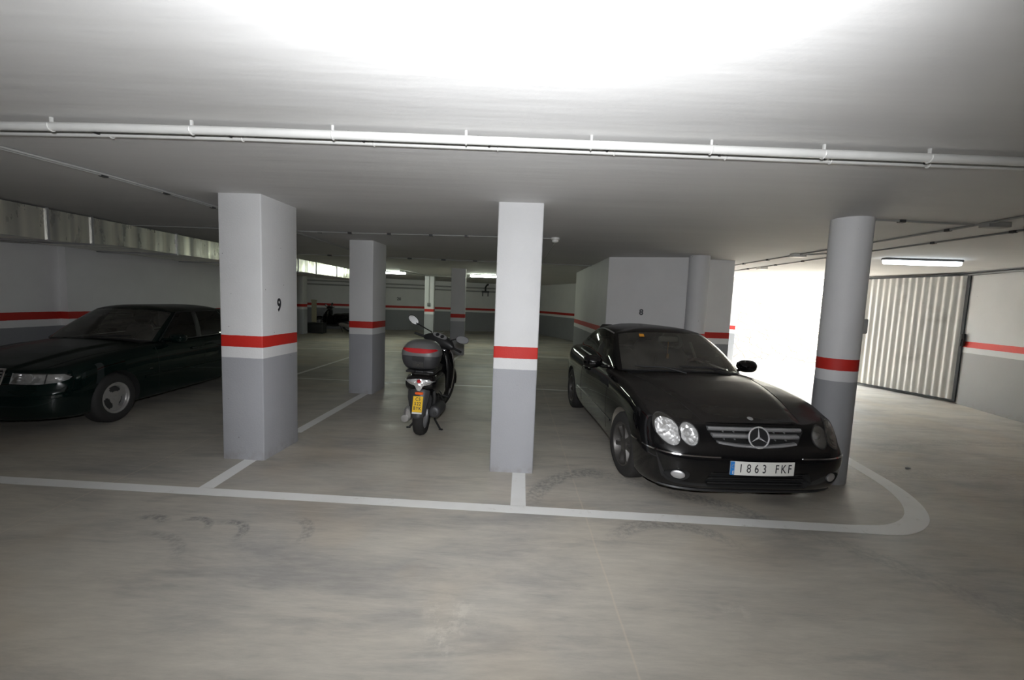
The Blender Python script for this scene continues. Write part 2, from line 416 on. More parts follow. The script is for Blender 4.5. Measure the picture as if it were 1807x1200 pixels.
def loft(bm, secs, seg=28, M=None, axis='Y', n=6, mi=0):
    """secs: (s, cx, cz, hx, hz, exponent) along axis; smooth super-ellipse loft with caps"""
    S = spline(secs, n) if n > 1 else secs; rings = []
    for s, cx, cz, hx, hz, e in S:
        hx = max(hx, 1e-3); hz = max(hz, 1e-3); ring = []
        for k in range(seg):
            a = 2 * pi * k / seg
            u, w = cx + hx * sq(cos(a), 2 / e), cz + hz * sq(sin(a), 2 / e)
            p = {'Y': V((u, s, w)), 'X': V((s, u, w)), 'Z': V((u, w, s))}[axis]
            ring.append(bm.verts.new(M @ p if M is not None else p))
        rings.append(ring)
    for A, B in zip(rings, rings[1:]):
        for k in range(seg): bm.faces.new([A[k], A[(k + 1) % seg], B[(k + 1) % seg], B[k]]).material_index = mi
    bm.faces.new(rings[0][::-1]).material_index = mi; bm.faces.new(rings[-1]).material_index = mi
def copy_tree(o, parent=None):
    c = o.copy(); COL.objects.link(c); c.parent = parent
    for ch in list(o.children): copy_tree(ch, c)
    return c
def text_mesh(s, size, depth, mat_, name, parent, M, sx=1.0, spacing=1.0, bold=0.0):
    cu = bpy.data.curves.new('t', 'FONT'); cu.body = s; cu.size = size; cu.extrude = depth
    cu.align_x = 'CENTER'; cu.align_y = 'CENTER'; cu.space_character = spacing; cu.offset = bold
    t = bpy.data.objects.new('t', cu); COL.objects.link(t)
    bpy.context.view_layer.update()
    me = bpy.data.meshes.new_from_object(t.evaluated_get(bpy.context.evaluated_depsgraph_get()))
    bpy.data.objects.remove(t); bpy.data.curves.remove(cu)
    me.transform(M @ Matrix.Diagonal((sx, 1, 1, 1)))
    return link(name, me, mat_, parent, smooth=False)
def pw(pts):
    """monotone piecewise cubic through sorted (x, y) points"""
    pts = sorted(pts); xs = [p[0] for p in pts]; ys = [p[1] for p in pts]; n = len(xs)
    d = [(ys[i + 1] - ys[i]) / (xs[i + 1] - xs[i]) for i in range(n - 1)]
    t = [d[0]] + [0 if d[i - 1] * d[i] <= 0 else 2 * d[i - 1] * d[i] / (d[i - 1] + d[i]) for i in range(1, n - 1)] + [d[-1]]
    def f(x):
        if x <= xs[0]: return ys[0]
        if x >= xs[-1]: return ys[-1]
        i = max(k for k in range(n - 1) if xs[k] <= x); h = xs[i + 1] - xs[i]; s = (x - xs[i]) / h
        return ys[i] * (1 + 2 * s) * (1 - s) ** 2 + h * t[i] * s * (1 - s) ** 2 + ys[i + 1] * s * s * (3 - 2 * s) - h * t[i + 1] * s * s * (1 - s)
    return f

# ------------------------------------------------------------------ the setting
CE = 2.65
def floor():
    bm = bm_new()
    prism(bm, [(-11.4, -6.2), (9.9, -6.2), (9.9, 9.9), (8.62, 11.05), (6.45, 12.55), (5.4, 13.0), (5.4, 25.2), (-11.4, 25.2)], -0.2, 0.0)
    Z = 0.0015
    def strip(pts, w):
        pts = [V((p[0], p[1], Z)) for p in pts]; L = []
        for i, p in enumerate(pts):
            t = (pts[min(i + 1, len(pts) - 1)] - pts[max(i - 1, 0)]).normalized(); nrm = V((-t.y, t.x, 0))
            ww = w if not hasattr(w, '__len__') else w[i]
            L.append((bm.verts.new(p + nrm * ww / 2), bm.verts.new(p - nrm * ww / 2)))
        for a, b in zip(L, L[1:]):
            f = bm.faces.new([a[0], a[1], b[1], b[0]]); f.material_index = 1
    fl = lambda x: 3.465 - 0.0385 * (x + 1.88)
    strip([(-7.2, fl(-7.2)), (-3, fl(-3)), (0, fl(0)), (2.7, fl(2.7)), (2.85, fl(2.85))], 0.13)
    cv = spline([(2.85, fl(2.85)), (3.16, 3.30), (3.46, 3.46), (3.70, 3.74), (3.87, 4.14), (3.98, 4.70), (4.10, 5.5), (4.22, 6.6), (4.25, 8.1)], 8)
    strip(cv, [0.13 + 0.03 * min(1, i / 8) for i in range(len(cv))])
    strip([(-2.60, 3.56), (-2.62, 4.42)], 0.13)
    strip([(-2.62, 5.13), (-2.55, 7.36)], 0.13)
    strip([(-2.47, 8.25), (-2.44, 8.5)], 0.13)
    strip([(0.105, 3.45), (0.12, 4.15)], 0.13)
    strip([(-2.47, 8.44), (-0.4, 8.42), (1.83, 8.28)], 0.075)
    strip([(-7.1, 8.62), (-2.47, 8.46)], 0.06)
    strip([(-4.55, 8.55), (-4.45, 13.3)], 0.09)
    strip([(-7.1, 13.3), (-3.9, 13.34), (-0.6, 13.55), (1.83, 13.4)], 0.09)
    strip([(-7.5, 17.7), (-0.8, 18.3), (2.8, 18.9)], 0.09)
    strip([(-1.66, 11.5), (-1.56, 13.45)], 0.09)
    strip([(-3.70, 18.1), (-3.55, 22.3)], 0.09)
    o = link('floor', bm, [M_FLOOR, M_LINE], smooth=False); tag(o, kind='structure')
floor()
def struct(name, build, m, smooth=False):
    bm = bm_new(); build(bm); o = link(name, bm, m, smooth=smooth); tag(o, kind='structure'); return o
struct('ceiling', lambda bm: prism(bm, [(-11.4, -6.2), (9.9, -6.2), (9.9, 9.9), (8.62, 11.05), (6.45, 12.55), (5.4, 13.0), (5.4, 25.2), (-11.4, 25.2)], CE, CE + 0.3), M_CEIL)
def wall_seg(bm, a, b, t=0.2, z0=0.0, z1=CE):
    a, b = V((*a, 0)), V((*b, 0)); d = (b - a).normalized(); nrm = V((d.y, -d.x, 0)) * t     # thickness on the right of a -> b
    prism(bm, [(p.x, p.y) for p in (a, b, b + nrm, a + nrm)], z0, z1)
struct('wall_left', lambda bm: (prism(bm, [(-7.3, -6.2), (-7.3, 13.2), (-11.0, 13.2), (-11.0, 21.1), (-11.3, 21.1), (-11.3, 13.0), (-7.5, 13.0), (-7.5, -6.2)], 0, CE),
                                box(bm, -7.3, -7.18, 6.88, 7.30, 0, CE)), M_WALL)
struct('wall_back', lambda bm: prism(bm, [(-11.3, 20.9), (1.0, 24.3), (2.95, 19.4), (5.2, 13.2), (5.4, 13.2), (5.4, 20), (1.2, 24.9), (-11.3, 21.3)], 0, CE), M_WALL)
struct('wall_front', lambda bm: box(bm, -7.5, 8.2, -6.2, -6.0, 0, CE), M_WALL)
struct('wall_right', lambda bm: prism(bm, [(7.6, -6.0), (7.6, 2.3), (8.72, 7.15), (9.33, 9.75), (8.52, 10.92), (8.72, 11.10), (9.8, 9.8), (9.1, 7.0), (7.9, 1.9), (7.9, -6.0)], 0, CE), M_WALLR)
struct('wall_center', lambda bm: prism(bm, [(1.84, 8.46), (3.20, 8.02), (3.50, 8.02), (3.50, 8.20), (4.19, 8.24), (4.19, 12.30), (6.42, 12.30), (6.47, 12.55), (5.3, 13.4), (1.86, 12.95)], 0, CE), M_WALL)

# ------------------------------------------------------------------ pillars
def pillar(name, poly, label, m=M_PILLAR, bev=0.012):
    bm = bm_new(); prism(bm, poly, 0.0, CE)
    es = [e for e in bm.edges if abs(e.verts[0].co.z - e.verts[1].co.z) > 1]
    bmesh.ops.bevel(bm, geom=es, offset=bev, segments=2, affect='EDGES', profile=0.5)
    o = link(name, bm, m, angle=50); tag(o, label, 'pillar', 'painted concrete pillars'); return o
def quad(p, q, depth, flip=1):
    """rectangle from the visible front edge p-q going back by depth"""
    p, q = V((*p, 0)), V((*q, 0)); d = (q - p).normalized(); nrm = V((-d.y, d.x, 0)) * depth
    return [(v.x, v.y) for v in (p, q, q + nrm, p + nrm)]
PL = pillar('square_pillar', quad((-2.907, 4.23), (-2.474, 4.209), 0.63), 'large white and grey square pillar painted with the number 9')
pillar('square_pillar', quad((-0.177, 4.158), (0.257, 4.144), 0.42), 'narrow white and grey square pillar between the scooter and the black coupe')
pillar('square_pillar', quad((-2.837, 7.38), (-2.416, 7.35), 0.61), 'square grey and white pillar standing behind and left of the scooter')
pillar('square_pillar', quad((-1.908, 13.04), (-1.475, 13.07), 0.43), 'shadowed square pillar farther back behind the scooter handlebars')
pillar('square_pillar', quad((-3.72, 17.9), (-3.34, 17.92), 0.4), 'distant narrow pillar lit bright white with a switch on it')
pillar('square_pillar', quad((-9.25, 18.0), (-8.86, 18.0), 0.4), 'dim far pillar by the dark parked motorbike')
def round_pillar(c, r, label):
    bm = bm_new(); lathe(bm, [(r, 0), (r, CE)], 64, 'Z', Matrix.Translation((c[0], c[1], 0)))
    o = link('round_pillar', bm, M_ROUND, angle=60); tag(o, label, 'pillar', 'round concrete pillars'); return o
RP = round_pillar((3.325, 4.33), 0.178, 'round white and grey pillar touching the front corner of the black coupe')
round_pillar((3.30, 7.74), 0.175, 'round pale pillar behind the coupe beside the wall with number 8')
text_mesh('9', 0.18, 0.001, M_INK, 'painted_number', PL, Matrix.Translation((-2.4595, 4.49, 1.575)) @ Matrix.Rotation(R(87.2), 4, 'Z') @ Matrix.Rotation(R(90), 4, 'X'), 0.75, 1.0, 0.006)
def number(s, loc, size, rz, label, sx=0.8):
    o = text_mesh(s, size, 0.001, M_INK, 'painted_number', None, Matrix.Rotation(R(90), 4, 'X'), sx, 1.0, 0.006)
    o.location = loc; o.rotation_euler.z = R(rz); tag(o, label, 'number')
number('8', (2.47, 8.252, 1.60), 0.15, -17.9, 'black number 8 painted on the white wall behind the coupe', 1.0)
number('20', (-5.98, 22.36, 1.62), 0.20, 15.5, 'small black number 20 on the far back wall', 1.0)
# switch and its conduit on the bright pillar
sw = empty('light_switch', (-3.53, 17.9, 1.45)); tag(sw, 'small grey switch with a conduit down the bright far pillar', 'switch')
bm = bm_new(); box(bm, -0.06, 0.06, -0.05, 0.0, -0.07, 0.07, 0.01); link('switch_box', bm, M_GREYP, sw)
bm = bm_new(); tube(bm, [(0, -0.015, 0.07), (0, -0.015, 1.19)], 0.014, 8); link('conduit', bm, M_CONDUIT, sw)
# button box on the round pillar
bm = bm_new(); box(bm, -0.03, 0.035, -0.045, 0.045, -0.075, 0.075, 0.012)
o = link('button_box', bm, M_CONDUITL); o.location = (3.532, 4.33, 1.60); tag(o, 'small grey button box on the side of the round pillar', 'switch')

# ------------------------------------------------------------------ the yard outside
struct('wall_outside', lambda bm: prism(bm, [(4.5, 16.4), (15.5, 13.0), (15.8, 13.6), (4.7, 17.2)], -0.1, 3.6), M_STONE)
struct('ground_outside', lambda bm: prism(bm, [(5.4, 13.0), (6.45, 12.55), (8.62, 11.05), (9.9, 9.9), (17, 8), (17, 17), (5.4, 18)], -0.2, -0.002), M_YARD)

# ------------------------------------------------------------------ garage gate leaf, swung open against the right wall
g0, g1 = V((9.07, 8.56, 0)), V((8.44, 10.86, 0))
gd = (g1 - g0); GL = gd.length; ga = math.atan2(gd.y, gd.x)
gate = empty('door_1', g0, (0, 0, ga)); tag(gate, kind='structure')
bm = bm_new(); nrib = 18; zc0, zc1 = 0.07, 2.575; T = 0.030; sec = []
pw_ = (GL - 0.08) / nrib
for i in range(nrib):
    x = 0.05 + i * pw_
    sec += [(x + pw_ * q, T * (0.5 - 0.5 * cos(2 * pi * q)) ** 0.8) for q in (0.0, 0.12, 0.25, 0.38, 0.5, 0.62, 0.75, 0.88)]
sec.append((GL - 0.03, 0.0))
def side(off): return [(x, y + 0.03 + off) for x, y in sec]
prism(bm, side(0.0) + side(-0.004)[::-1], zc0, zc1); link('door_panel', bm, M_GATE, gate, angle=50)
bm = bm_new()
for a in ((0, 0.05, -0.02, 0.05, 0.04, 2.60), (GL - 0.03, GL, -0.02, 0.05, 0.04, 2.60), (0.05, GL - 0.03, -0.02, 0.05, 0.04, 0.07), (0.05, GL - 0.03, -0.02, 0.05, 2.575, 2.60)): box(bm, *a)
link('door_frame', bm, M_FRAME, gate, smooth=False)
bm = bm_new(); box(bm, -0.05, 0.02, 0.045, 0.11, 1.17, 1.42, 0.01); tube(bm, [(-0.03, 0.11, 1.30), (-0.03, 0.15, 1.30), (-0.03, 0.16, 1.18)], 0.012, 8)
link('door_lock', bm, M_BLACKP, gate)
bm = bm_new(); tube(bm, [(8.66, 7.0, 2.60), (9.20, 9.3, 2.60)], 0.03, 8); o = link('gate_rail', bm, M_FRAME, smooth=False)
tag(o, 'dark horizontal rail under the ceiling along the right wall', 'rail')
op = empty('gate_operator', (5.95, 12.18, 2.53)); tag(op, 'pale gate motor box under the ceiling left of the bright exit', 'motor')
bm = bm_new(); box(bm, -0.30, 0.25, -0.08, 0.08, -0.09, 0.09, 0.02); link('housing', bm, M_WHITEP, op)
bm = bm_new(); tube(bm, [(0.25, 0, 0.03), (0.60, -0.1, 0.05)], 0.02, 8); link('arm', bm, M_WHITEP, op)

# ------------------------------------------------------------------ pipes and conduits under the ceiling
def run(name, pts, r, m, label, cat, clips=(), clip_m=M_CLIP, cw=0.028, couplings=(), group=None, axis='x'):
    a = V(pts[0]); bm = bm_new(); tube(bm, pts, r, 12); o = link(name, bm, m); tag(o, label, cat, group)
    for c in clips:
        bm = bm_new(); k = V(c); z = k.z
        if axis == 'x' and clip_m is M_CLIP: box(bm, k.x - cw, k.x + cw, k.y - r - 0.010, k.y + r + 0.010, z - r - 0.006, CE)
        elif axis == 'x': tube(bm, [(k.x, k.y + (r + 0.002) * cos(q), z + (r + 0.002) * sin(q)) for q in [pi * 0.9 + pi * 1.2 * i / 9 for i in range(10)]], 0.004, 5); box(bm, k.x - 0.006, k.x + 0.006, k.y - 0.006, k.y + 0.006, z + r * 0.8, CE)
        else: box(bm, k.x - r - 0.010, k.x + r + 0.010, k.y - 0.024, k.y + 0.024, z - r - 0.004, CE)
        link('clip', bm, clip_m, o, smooth=False)
    for c in couplings:
        d = (V(pts[-1]) - a).normalized(); bm = bm_new(); tube(bm, [V(c) - d * 0.05, V(c) + d * 0.05], r * 1.3, 14); link('coupling', bm, m, o)
    return o
cx = [-2.66, -1.84, -1.045, -0.30, 0.40, 1.07, 1.70, 2.29, 2.95, -3.5]
py = lambda x: 2.475 + 0.004 * (x + 0.3) ** 2 * 0 + (0.018 * max(0, -x - 1.2) ** 2)
run('ceiling_pipe', [(x, py(x), 2.600) for x in (-7.2, -5, -3.2, -2.4, -1.6, -0.8, 0, 1, 2, 3, 5, 7.9)], 0.024, M_PIPE,
    'thick white pipe crossing the ceiling above the pillars', 'pipe', [(x, py(x), 2.600) for x in cx], M_PIPE, [(-1.15, 2.475, 2.600)])
for i, (dy, r) in enumerate(((0.085, 0.011), (0.135, 0.011))):
    run('ceiling_conduit', [(x, py(x) + dy, 2.634) for x in (-7.2, -5, -3.2, -2.4, -1.6, -0.8, 0, 1, 2, 3, 5, 7.9)], r, M_CONDUITL,
        ('thin conduit hugging the thick white ceiling pipe', 'thin conduit second away from the thick white ceiling pipe')[i], 'conduit',
        [(x + 0.06 * (i + 1), py(x) + dy, 2.634) for x in cx], M_CLIP, 0.006)
run('ceiling_pipe', [(x, py(x) + 0.185, 2.628) for x in (-7.2, -5, -3.2, -2.4, -1.6, -0.8, 0, 1, 2, 3, 5, 7.9)], 0.016, M_PIPE,
    'thinner white pipe farthest back in the run across the ceiling', 'pipe', [(x + 0.17, py(x) + 0.185, 2.628) for x in cx], M_PIPE)
for dx, lb in ((0, 'outer one of the two pale conduits along the ceiling left of pillar 9'), (0.055, 'inner one of the two pale conduits along the ceiling, nearer pillar 9')):
    run('ceiling_conduit', [(-3.70 + dx, 2.7, 2.638), (-3.50 + dx, 3.7, 2.638), (-3.42 + dx, 4.6, 2.638), (-3.40 + dx, 9.0, 2.638)], 0.010, M_CONDUITL, lb, 'conduit',
        [(-3.50 + dx, 3.7, 2.638), (-3.43 + dx, 4.27, 2.638), (-3.42 + dx, 4.9, 2.638), (-3.40 + dx, 6.3, 2.638)] if dx == 0 else [], M_CLIP, axis='y')
run('ceiling_conduit', [(-7.2, 6.60, 2.638), (-2.48, 6.48, 2.638), (-0.4, 6.30, 2.638), (0.57, 6.265, 2.638)], 0.009, M_CONDUITL, 'thin conduit across the ceiling in front of the second square pillar', 'conduit',
    [(x, 6.48 - 0.08 * (x + 2.5), 2.638) for x in (-2.95, -2.48, -1.88, -1.25, -0.72, -0.2)], M_CLIP)
run('ceiling_conduit', [(-7.2, 10.22, 2.638), (-2.4, 10.26, 2.638), (1.83, 10.34, 2.638)], 0.013, M_CONDUIT, 'grey conduit across the ceiling behind the second square pillar', 'conduit',
    [(x, 10.25, 2.638) for x in (-4.4, -3.7, -2.5, -1.7, -0.95, -0.2)], M_CLIP, 0.05)
run('ceiling_conduit', [(4.42, 3.0, 2.638), (4.55, 4.5, 2.638), (4.55, 9.0, 2.638), (4.9, 12.2, 2.638)], 0.011, M_CONDUIT, 'inner grey ceiling conduit running towards the exit', 'conduit',
    [(4.55, y, 2.638) for y in (4.6, 5.7, 6.1, 7.8, 8.6, 9.6)], M_CLIP, axis='y')
run('ceiling_conduit', [(5.22, 3.0, 2.638), (5.17, 6.0, 2.638), (5.20, 8.0, 2.638), (5.18, 12.2, 2.638)], 0.011, M_CONDUIT, 'outer grey ceiling conduit running towards the gate motor', 'conduit',
    [(5.18, y, 2.638) for y in (4.55, 5.4, 6.7, 7.8, 8.6, 9.6)], M_CLIP, axis='y')
run('ceiling_conduit', [(3.40, 4.24, 2.638), (4.50, 4.30, 2.638)], 0.010, M_CONDUIT, 'short conduit from the round pillar to a junction box', 'conduit', [(3.75, 4.26, 2.638)], M_CLIP)
run('ceiling_conduit', [(4.55, 6.98, 2.638), (5.18, 6.40, 2.638)], 0.010, M_CONDUIT, 'slanting conduit joining the two ceiling conduits near the exit', 'conduit', [(4.85, 6.7, 2.638)], M_CLIP)
run('ceiling_conduit', [(-3.9, 14.7, 2.62), (-3.5, 17.3, 2.62), (-1.6, 17.3, 2.62)], 0.02, M_CONDUITL, 'conduit between the two far ceiling lamps', 'conduit')
run('ceiling_conduit', [(0.60, 6.31, 2.636), (0.62, 9.3, 2.636)], 0.007, M_CONDUITL, 'thin cable running back from the white dome detector', 'conduit')
jn = lambda x: 20.9 + (x + 11.3) * 3.4 / 12.3 - 0.06
for z, lb in ((2.38, 'upper pipe along the far back wall'), (2.20, 'lower pipe along the far back wall')):
    run('wall_pipe', [(-10.9, jn(-10.9), z), (0.9, jn(0.9), z)], 0.035, M_CONDUIT, lb, 'pipe')
def jbox(loc, s, label, m=M_CONDUITL):
    bm = bm_new(); box(bm, -s[0], s[0], -s[1], s[1], -s[2], 0.0, 0.008); o = link('junction_box', bm, m); o.location = loc; tag(o, label, 'junction box', 'ceiling junction boxes')
jbox((4.62, 4.22, CE), (0.11, 0.05, 0.05), 'junction box at the conduit crossing right of the round pillar')
jbox((4.55, 6.98, CE), (0.10, 0.06, 0.05), 'pale junction box on the inner conduit left of the round pillar', M_WHITEP)
jbox((5.26, 9.2, CE), (0.08, 0.08, 0.05), 'pale junction box on the outer conduit near the gate motor', M_WHITEP)
# dome detector
d = empty('ceiling_detector', (0.57, 6.265, CE)); tag(d, 'white dome detector on the ceiling right of the narrow pillar', 'detector')
bm = bm_new(); lathe(bm, [(0.06, 0), (0.06, -0.025), (0.052, -0.03)], 24, 'Z'); link('base', bm, M_WHITEP, d)
bm = bm_new(); lathe(bm, [(0.048, -0.028), (0.048, -0.05), (0.036, -0.066), (0.0001, -0.075)], 24, 'Z'); link('dome', bm, M_WHITEP, d)
# valve bracket on the back wall
vb = empty('pipe_valve', (-1.55, jn(-1.55) - 0.12, 2.30)); tag(vb, 'dark pipe valve on the far wall under the right far lamp', 'valve')
bm = bm_new(); tube(bm, [(0, 0, -0.12), (0, 0, 0.12), (0.06, 0, 0.24), (0.16, 0, 0.30)], 0.05, 10); box(bm, -0.2, 0.2, -0.04, 0.04, -0.16, -0.06); link('valve_body', bm, M_BLACKP, vb)
for q in (-0.17, 0.12):
    bm = bm_new(); box(bm, q, q + 0.05, -0.02, 0.02, -0.36, -0.16); link('bracket', bm, M_BLACKP, vb)

# ------------------------------------------------------------------ fluorescent lamps
def tube_lamp(loc, L, rz, label, me):
    t = empty('ceiling_lamp', loc, (0, 0, R(rz))); tag(t, label, 'lamp', 'fluorescent ceiling lamps')
    bm = bm_new(); h = L / 2
    box(bm, -h, h, -0.055, 0.055, -0.035, 0.0, 0.012)
    link('housing', bm, M_GREYP, t)
    bm = bm_new(); loft(bm, [(-h + 0.005, 0, -0.045, 0.030, 0.012, 2.4), (-h + 0.03, 0, -0.055, 0.046, 0.030, 2.6), (-h + 0.12, 0, -0.058, 0.05, 0.042, 2.6),
                             (h - 0.12, 0, -0.058, 0.05, 0.042, 2.6), (h - 0.03, 0, -0.055, 0.046, 0.030, 2.6), (h - 0.005, 0, -0.045, 0.030, 0.012, 2.4)], 20, axis='X', n=3)
    link('diffuser', bm, me, t)
tube_lamp((6.55, 6.98, CE - 0.002), 1.18, -4, 'blue-white fluorescent lamp lit in front of the corrugated gate', M_TUBEB)
tube_lamp((-4.62, 15.7, CE - 0.002), 1.35, -8, 'lit far fluorescent lamp left of the bright narrow pillar', M_TUBE)
tube_lamp((-0.90, 15.6, CE - 0.002), 1.40, -3, 'lit far fluorescent lamp partly behind the narrow pillar', M_TUBE)

# ------------------------------------------------------------------ ventilation duct along the left wall
dt = empty('ventilation_duct', (-5.8, 0, 0)); tag(dt, 'long galvanised ventilation duct under the ceiling along the left wall', 'duct')
seams = [-1.0, 0.6, 2.2, 3.8, 5.36, 5.92, 7.40, 9.2, 11.0, 11.55, 12.6, 14.05, 16.4]
def zb_(y): return 2.25 if y < 5.5 else (2.30 if y > 6.2 else 2.25 + 0.05 * (y - 5.5) / 0.7)
for a, b in zip(seams, seams[1:]):
    bm = bm_new(); n = max(1, int((b - a) / 0.16)); n += n % 2
    ys = [a + (b - a) * i / n for i in range(n + 1)]
    F0, F1 = [], []
    for i, y in enumerate(ys):
        x = 0.0 + (0.004 if i % 2 else -0.001) * (1 if 0 < i < n else 0)
        F0.append((x, y)); 
    for i in range(n):
        (xa, ya), (xb, yb) = F0[i], F0[i + 1]
        q = [bm.verts.new(p) for p in ((xa, ya, zb_(ya)), (xb, yb, zb_(yb)), (xb, yb, CE - 0.02), (xa, ya, CE - 0.02))]; bm.faces.new(q)
        q = [bm.verts.new(p) for p in ((xa, ya, zb_(ya)), (xb, yb, zb_(yb)), (-1.35, yb, zb_(yb)), (-1.35, ya, zb_(ya)))]; bm.faces.new(q)
        q = [bm.verts.new(p) for p in ((xa, ya, CE - .02), (xb, yb, CE - .02), (-1.35, yb, CE - .02), (-1.35, ya, CE - .02))]; bm.faces.new(q)
    if b == seams[-1]: bm.faces.new([bm.verts.new(p) for p in ((0, b, zb_(b)), (-1.35, b, zb_(b)), (-1.35, b, CE - .02), (0, b, CE - .02))])
    bmesh.ops.remove_doubles(bm, verts=bm.verts, dist=1e-4)
    link('duct_section', bm, M_GALV, dt, smooth=False)
for s in seams[1:-1]:
    bm = bm_new(); box(bm, -1.37, 0.018, s - 0.015, s + 0.015, zb_(s) - 0.02, CE - 0.005)
    link('flange', bm, M_SATIN, dt, smooth=False)

# ------------------------------------------------------------------ cars
def build_shell(P, name):
    """closed body shell: sections along the car that wrap round the nose and the tail. Local x forward, y left, z up."""
    uf, ur, u0f, u0r = P['uf'], P['ur'], P['u0f'], P['u0r']
    zt, zc, zb = P['zt'], P['zc'], P['zb']; W = P['W']; nf, nr_ = P['nf'], P['nr']
    secw = spline([(0, 0), (0.5, 0), (0.86, 0.0), (0.93, 0.02), (0.962, 0.08), (0.985, 0.25), (1.0, 0.50), (0.996, 0.68), (0.978, 0.83), (0.95, 0.93), (0.90, 0.985), (0.84, 1.0)], 4)
    st = []; NW = 30
    ufm = max(uf(z / 100) for z in range(15, 90)); urm = min(ur(z / 100) for z in range(15, 110))
    for k in range(NW + 1):
        a = (pi / 2) * (1 - k / NW); s, w = sin(a) ** (2 / nf), cos(a) ** (2 / nf) if a < pi / 2 - 1e-9 else 0.0
        st.append(('f', s, w))
    L = int((u0f - u0r) / 0.045)
    for k in range(1, L): st.append(('m', u0f + (u0r - u0f) * k / L, 1.0))
    for k in range(NW + 1):
        a = (pi / 2) * k / NW; s, w = sin(a) ** (2 / nr_), cos(a) ** (2 / nr_) if a < pi / 2 - 1e-9 else 0.0
        st.append(('r', s, w))
    NT = 26; rings = []
    for ty, s, w in st:
        un = u0f + (ufm - u0f) * s if ty == 'f' else (s if ty == 'm' else u0r + (urm - u0r) * s)
        ztn, zcn, zbn = zt(un), zc(un), zb(un); ring = []
        def uu(z): return u0f + (uf(z) - u0f) * s if ty == 'f' else (s if ty == 'm' else u0r + (ur(z) - u0r) * s)
        for wf, hf in secw:
            z = zbn + (ztn - zbn) * hf
            ring.append((uu(z), W * P['wz'](un) * w * wf, z))
        ve = 0.84
        for i in range(1, NT + 1):
            r = i / NT; v = W * w * ve * (1 - r)
            z = ztn + (zcn - ztn) * (1 - (1 - r) ** 2.2)
            x = uu(ztn)
            z += P['ridge'](x, v) * min(1.0, w * 1.5)
            ring.append((x, v, z))
        rings.append(ring)
    bm = bm_new(); V1 = [[bm.verts.new(p) for p in r] for r in rings]; V2 = [[bm.verts.new((x, -y, z)) for x, y, z in r] for r in rings]
    n = len(rings[0])
    for A, B, fl in ((V1, None, 0), (V2, None, 1)):
        for i in range(len(A) - 1):
            for j in range(n - 1):
                q = [A[i][j], A[i][j + 1], A[i + 1][j + 1], A[i + 1][j]]
                bm.faces.new(q if not fl else q[::-1])
    bmesh.ops.remove_doubles(bm, verts=bm.verts, dist=2e-4)
    bmesh.ops.dissolve_degenerate(bm, edges=bm.edges, dist=1e-5)
    bmesh.ops.recalc_face_normals(bm, faces=bm.faces)
    me = bpy.data.meshes.new(name); bm.to_mesh(me); bm.free()
    return me
def bool_cut(me, cutters):
    """cutters: list of (bmesh, material); returns the cut mesh; cut walls carry the cutter's material"""
    o = bpy.data.objects.new('shell', me); COL.objects.link(o); tmp = []
    for bmc, mt in cutters:
        bmesh.ops.recalc_face_normals(bmc, faces=bmc.faces)
        mc = bpy.data.meshes.new('c'); bmc.to_mesh(mc); bmc.free(); mc.materials.append(mt)
        c = bpy.data.objects.new('c', mc); COL.objects.link(c); tmp.append(c)
        md = o.modifiers.new('b', 'BOOLEAN'); md.operation = 'DIFFERENCE'; md.solver = 'EXACT'; md.object = c; md.material_mode = 'TRANSFER'
    bpy.context.view_layer.update()
    r = bpy.data.meshes.new_from_object(o.evaluated_get(bpy.context.evaluated_depsgraph_get()))
    for c in tmp: bpy.data.objects.remove(c)
    bpy.data.objects.remove(o)
    return r
def split_parts(me, classify, parent, planes=()):
    """split the shell into parts: classify(centre, normal, material name) -> (part, material) or None; normals stay those of the whole"""
    bm = bm_new(); bm.from_mesh(me)
    for co, no in planes:
        bmesh.ops.bisect_plane(bm, geom=bm.verts[:] + bm.edges[:] + bm.faces[:], plane_co=co, plane_no=no, dist=1e-5)
    names = [m.name if m else '' for m in me.materials]
    groups = {}
    for f in bm.faces:
        k = classify(f.calc_center_median(), f.normal, names[f.material_index] if f.material_index < len(names) else '')
        if k: groups.setdefault(k, []).append(f)
    for f in bm.faces: f.smooth = True
    out = {}
    for (nm, mt), fs in groups.items():
        nb = bm_new(); mp = {}; nrm = []
        for f in fs:
            vs = []
            for v in f.verts:
                if v not in mp:
                    mp[v] = nb.verts.new(v.co); nn_ = V((0, 0, 0))
                    for g in v.link_faces:
                        if g.material_index == f.material_index: nn_ += g.normal * g.calc_area()
                    nrm.append(nn_.normalized() if nn_.length > 0 else f.normal.copy())
                vs.append(mp[v])
            try: nb.faces.new(vs).smooth = True
            except ValueError: pass
        mm = bpy.data.meshes.new(nm[0] if isinstance(nm, tuple) else nm); nb.to_mesh(mm); nb.free()
        for p in mm.polygons: p.use_smooth = True
        mm.materials.append(mt)
        mm.normals_split_custom_set_from_vertices([tuple(x) for x in nrm])
        o = bpy.data.objects.new(mm.name, mm); COL.objects.link(o); o.parent = parent
        out[nm] = o
    bm.free(); return out
class Surf:
    def __init__(s, me):
        bm = bm_new(); bm.from_mesh(me); s.t = BVHTree.FromBMesh(bm); bm.free()
    def front(s, v, z):
        h = s.t.ray_cast(V((3, v, z)), V((-1, 0, 0))); return (h[0], h[1]) if h[0] else (V((0.3, v, z)), V((1, 0, 0)))
    def side(s, u, z, sg=1):
        h = s.t.ray_cast(V((u, 3 * sg, z)), V((0, -sg, 0))); return (h[0], h[1]) if h[0] else (V((u, sg * 0.8, z)), V((0, sg, 0)))
    def top(s, u, v):
        h = s.t.ray_cast(V((u, v, 3)), V((0, 0, -1))); return (h[0], h[1]) if h[0] else (V((u, v, 0.9)), V((0, 0, 1)))
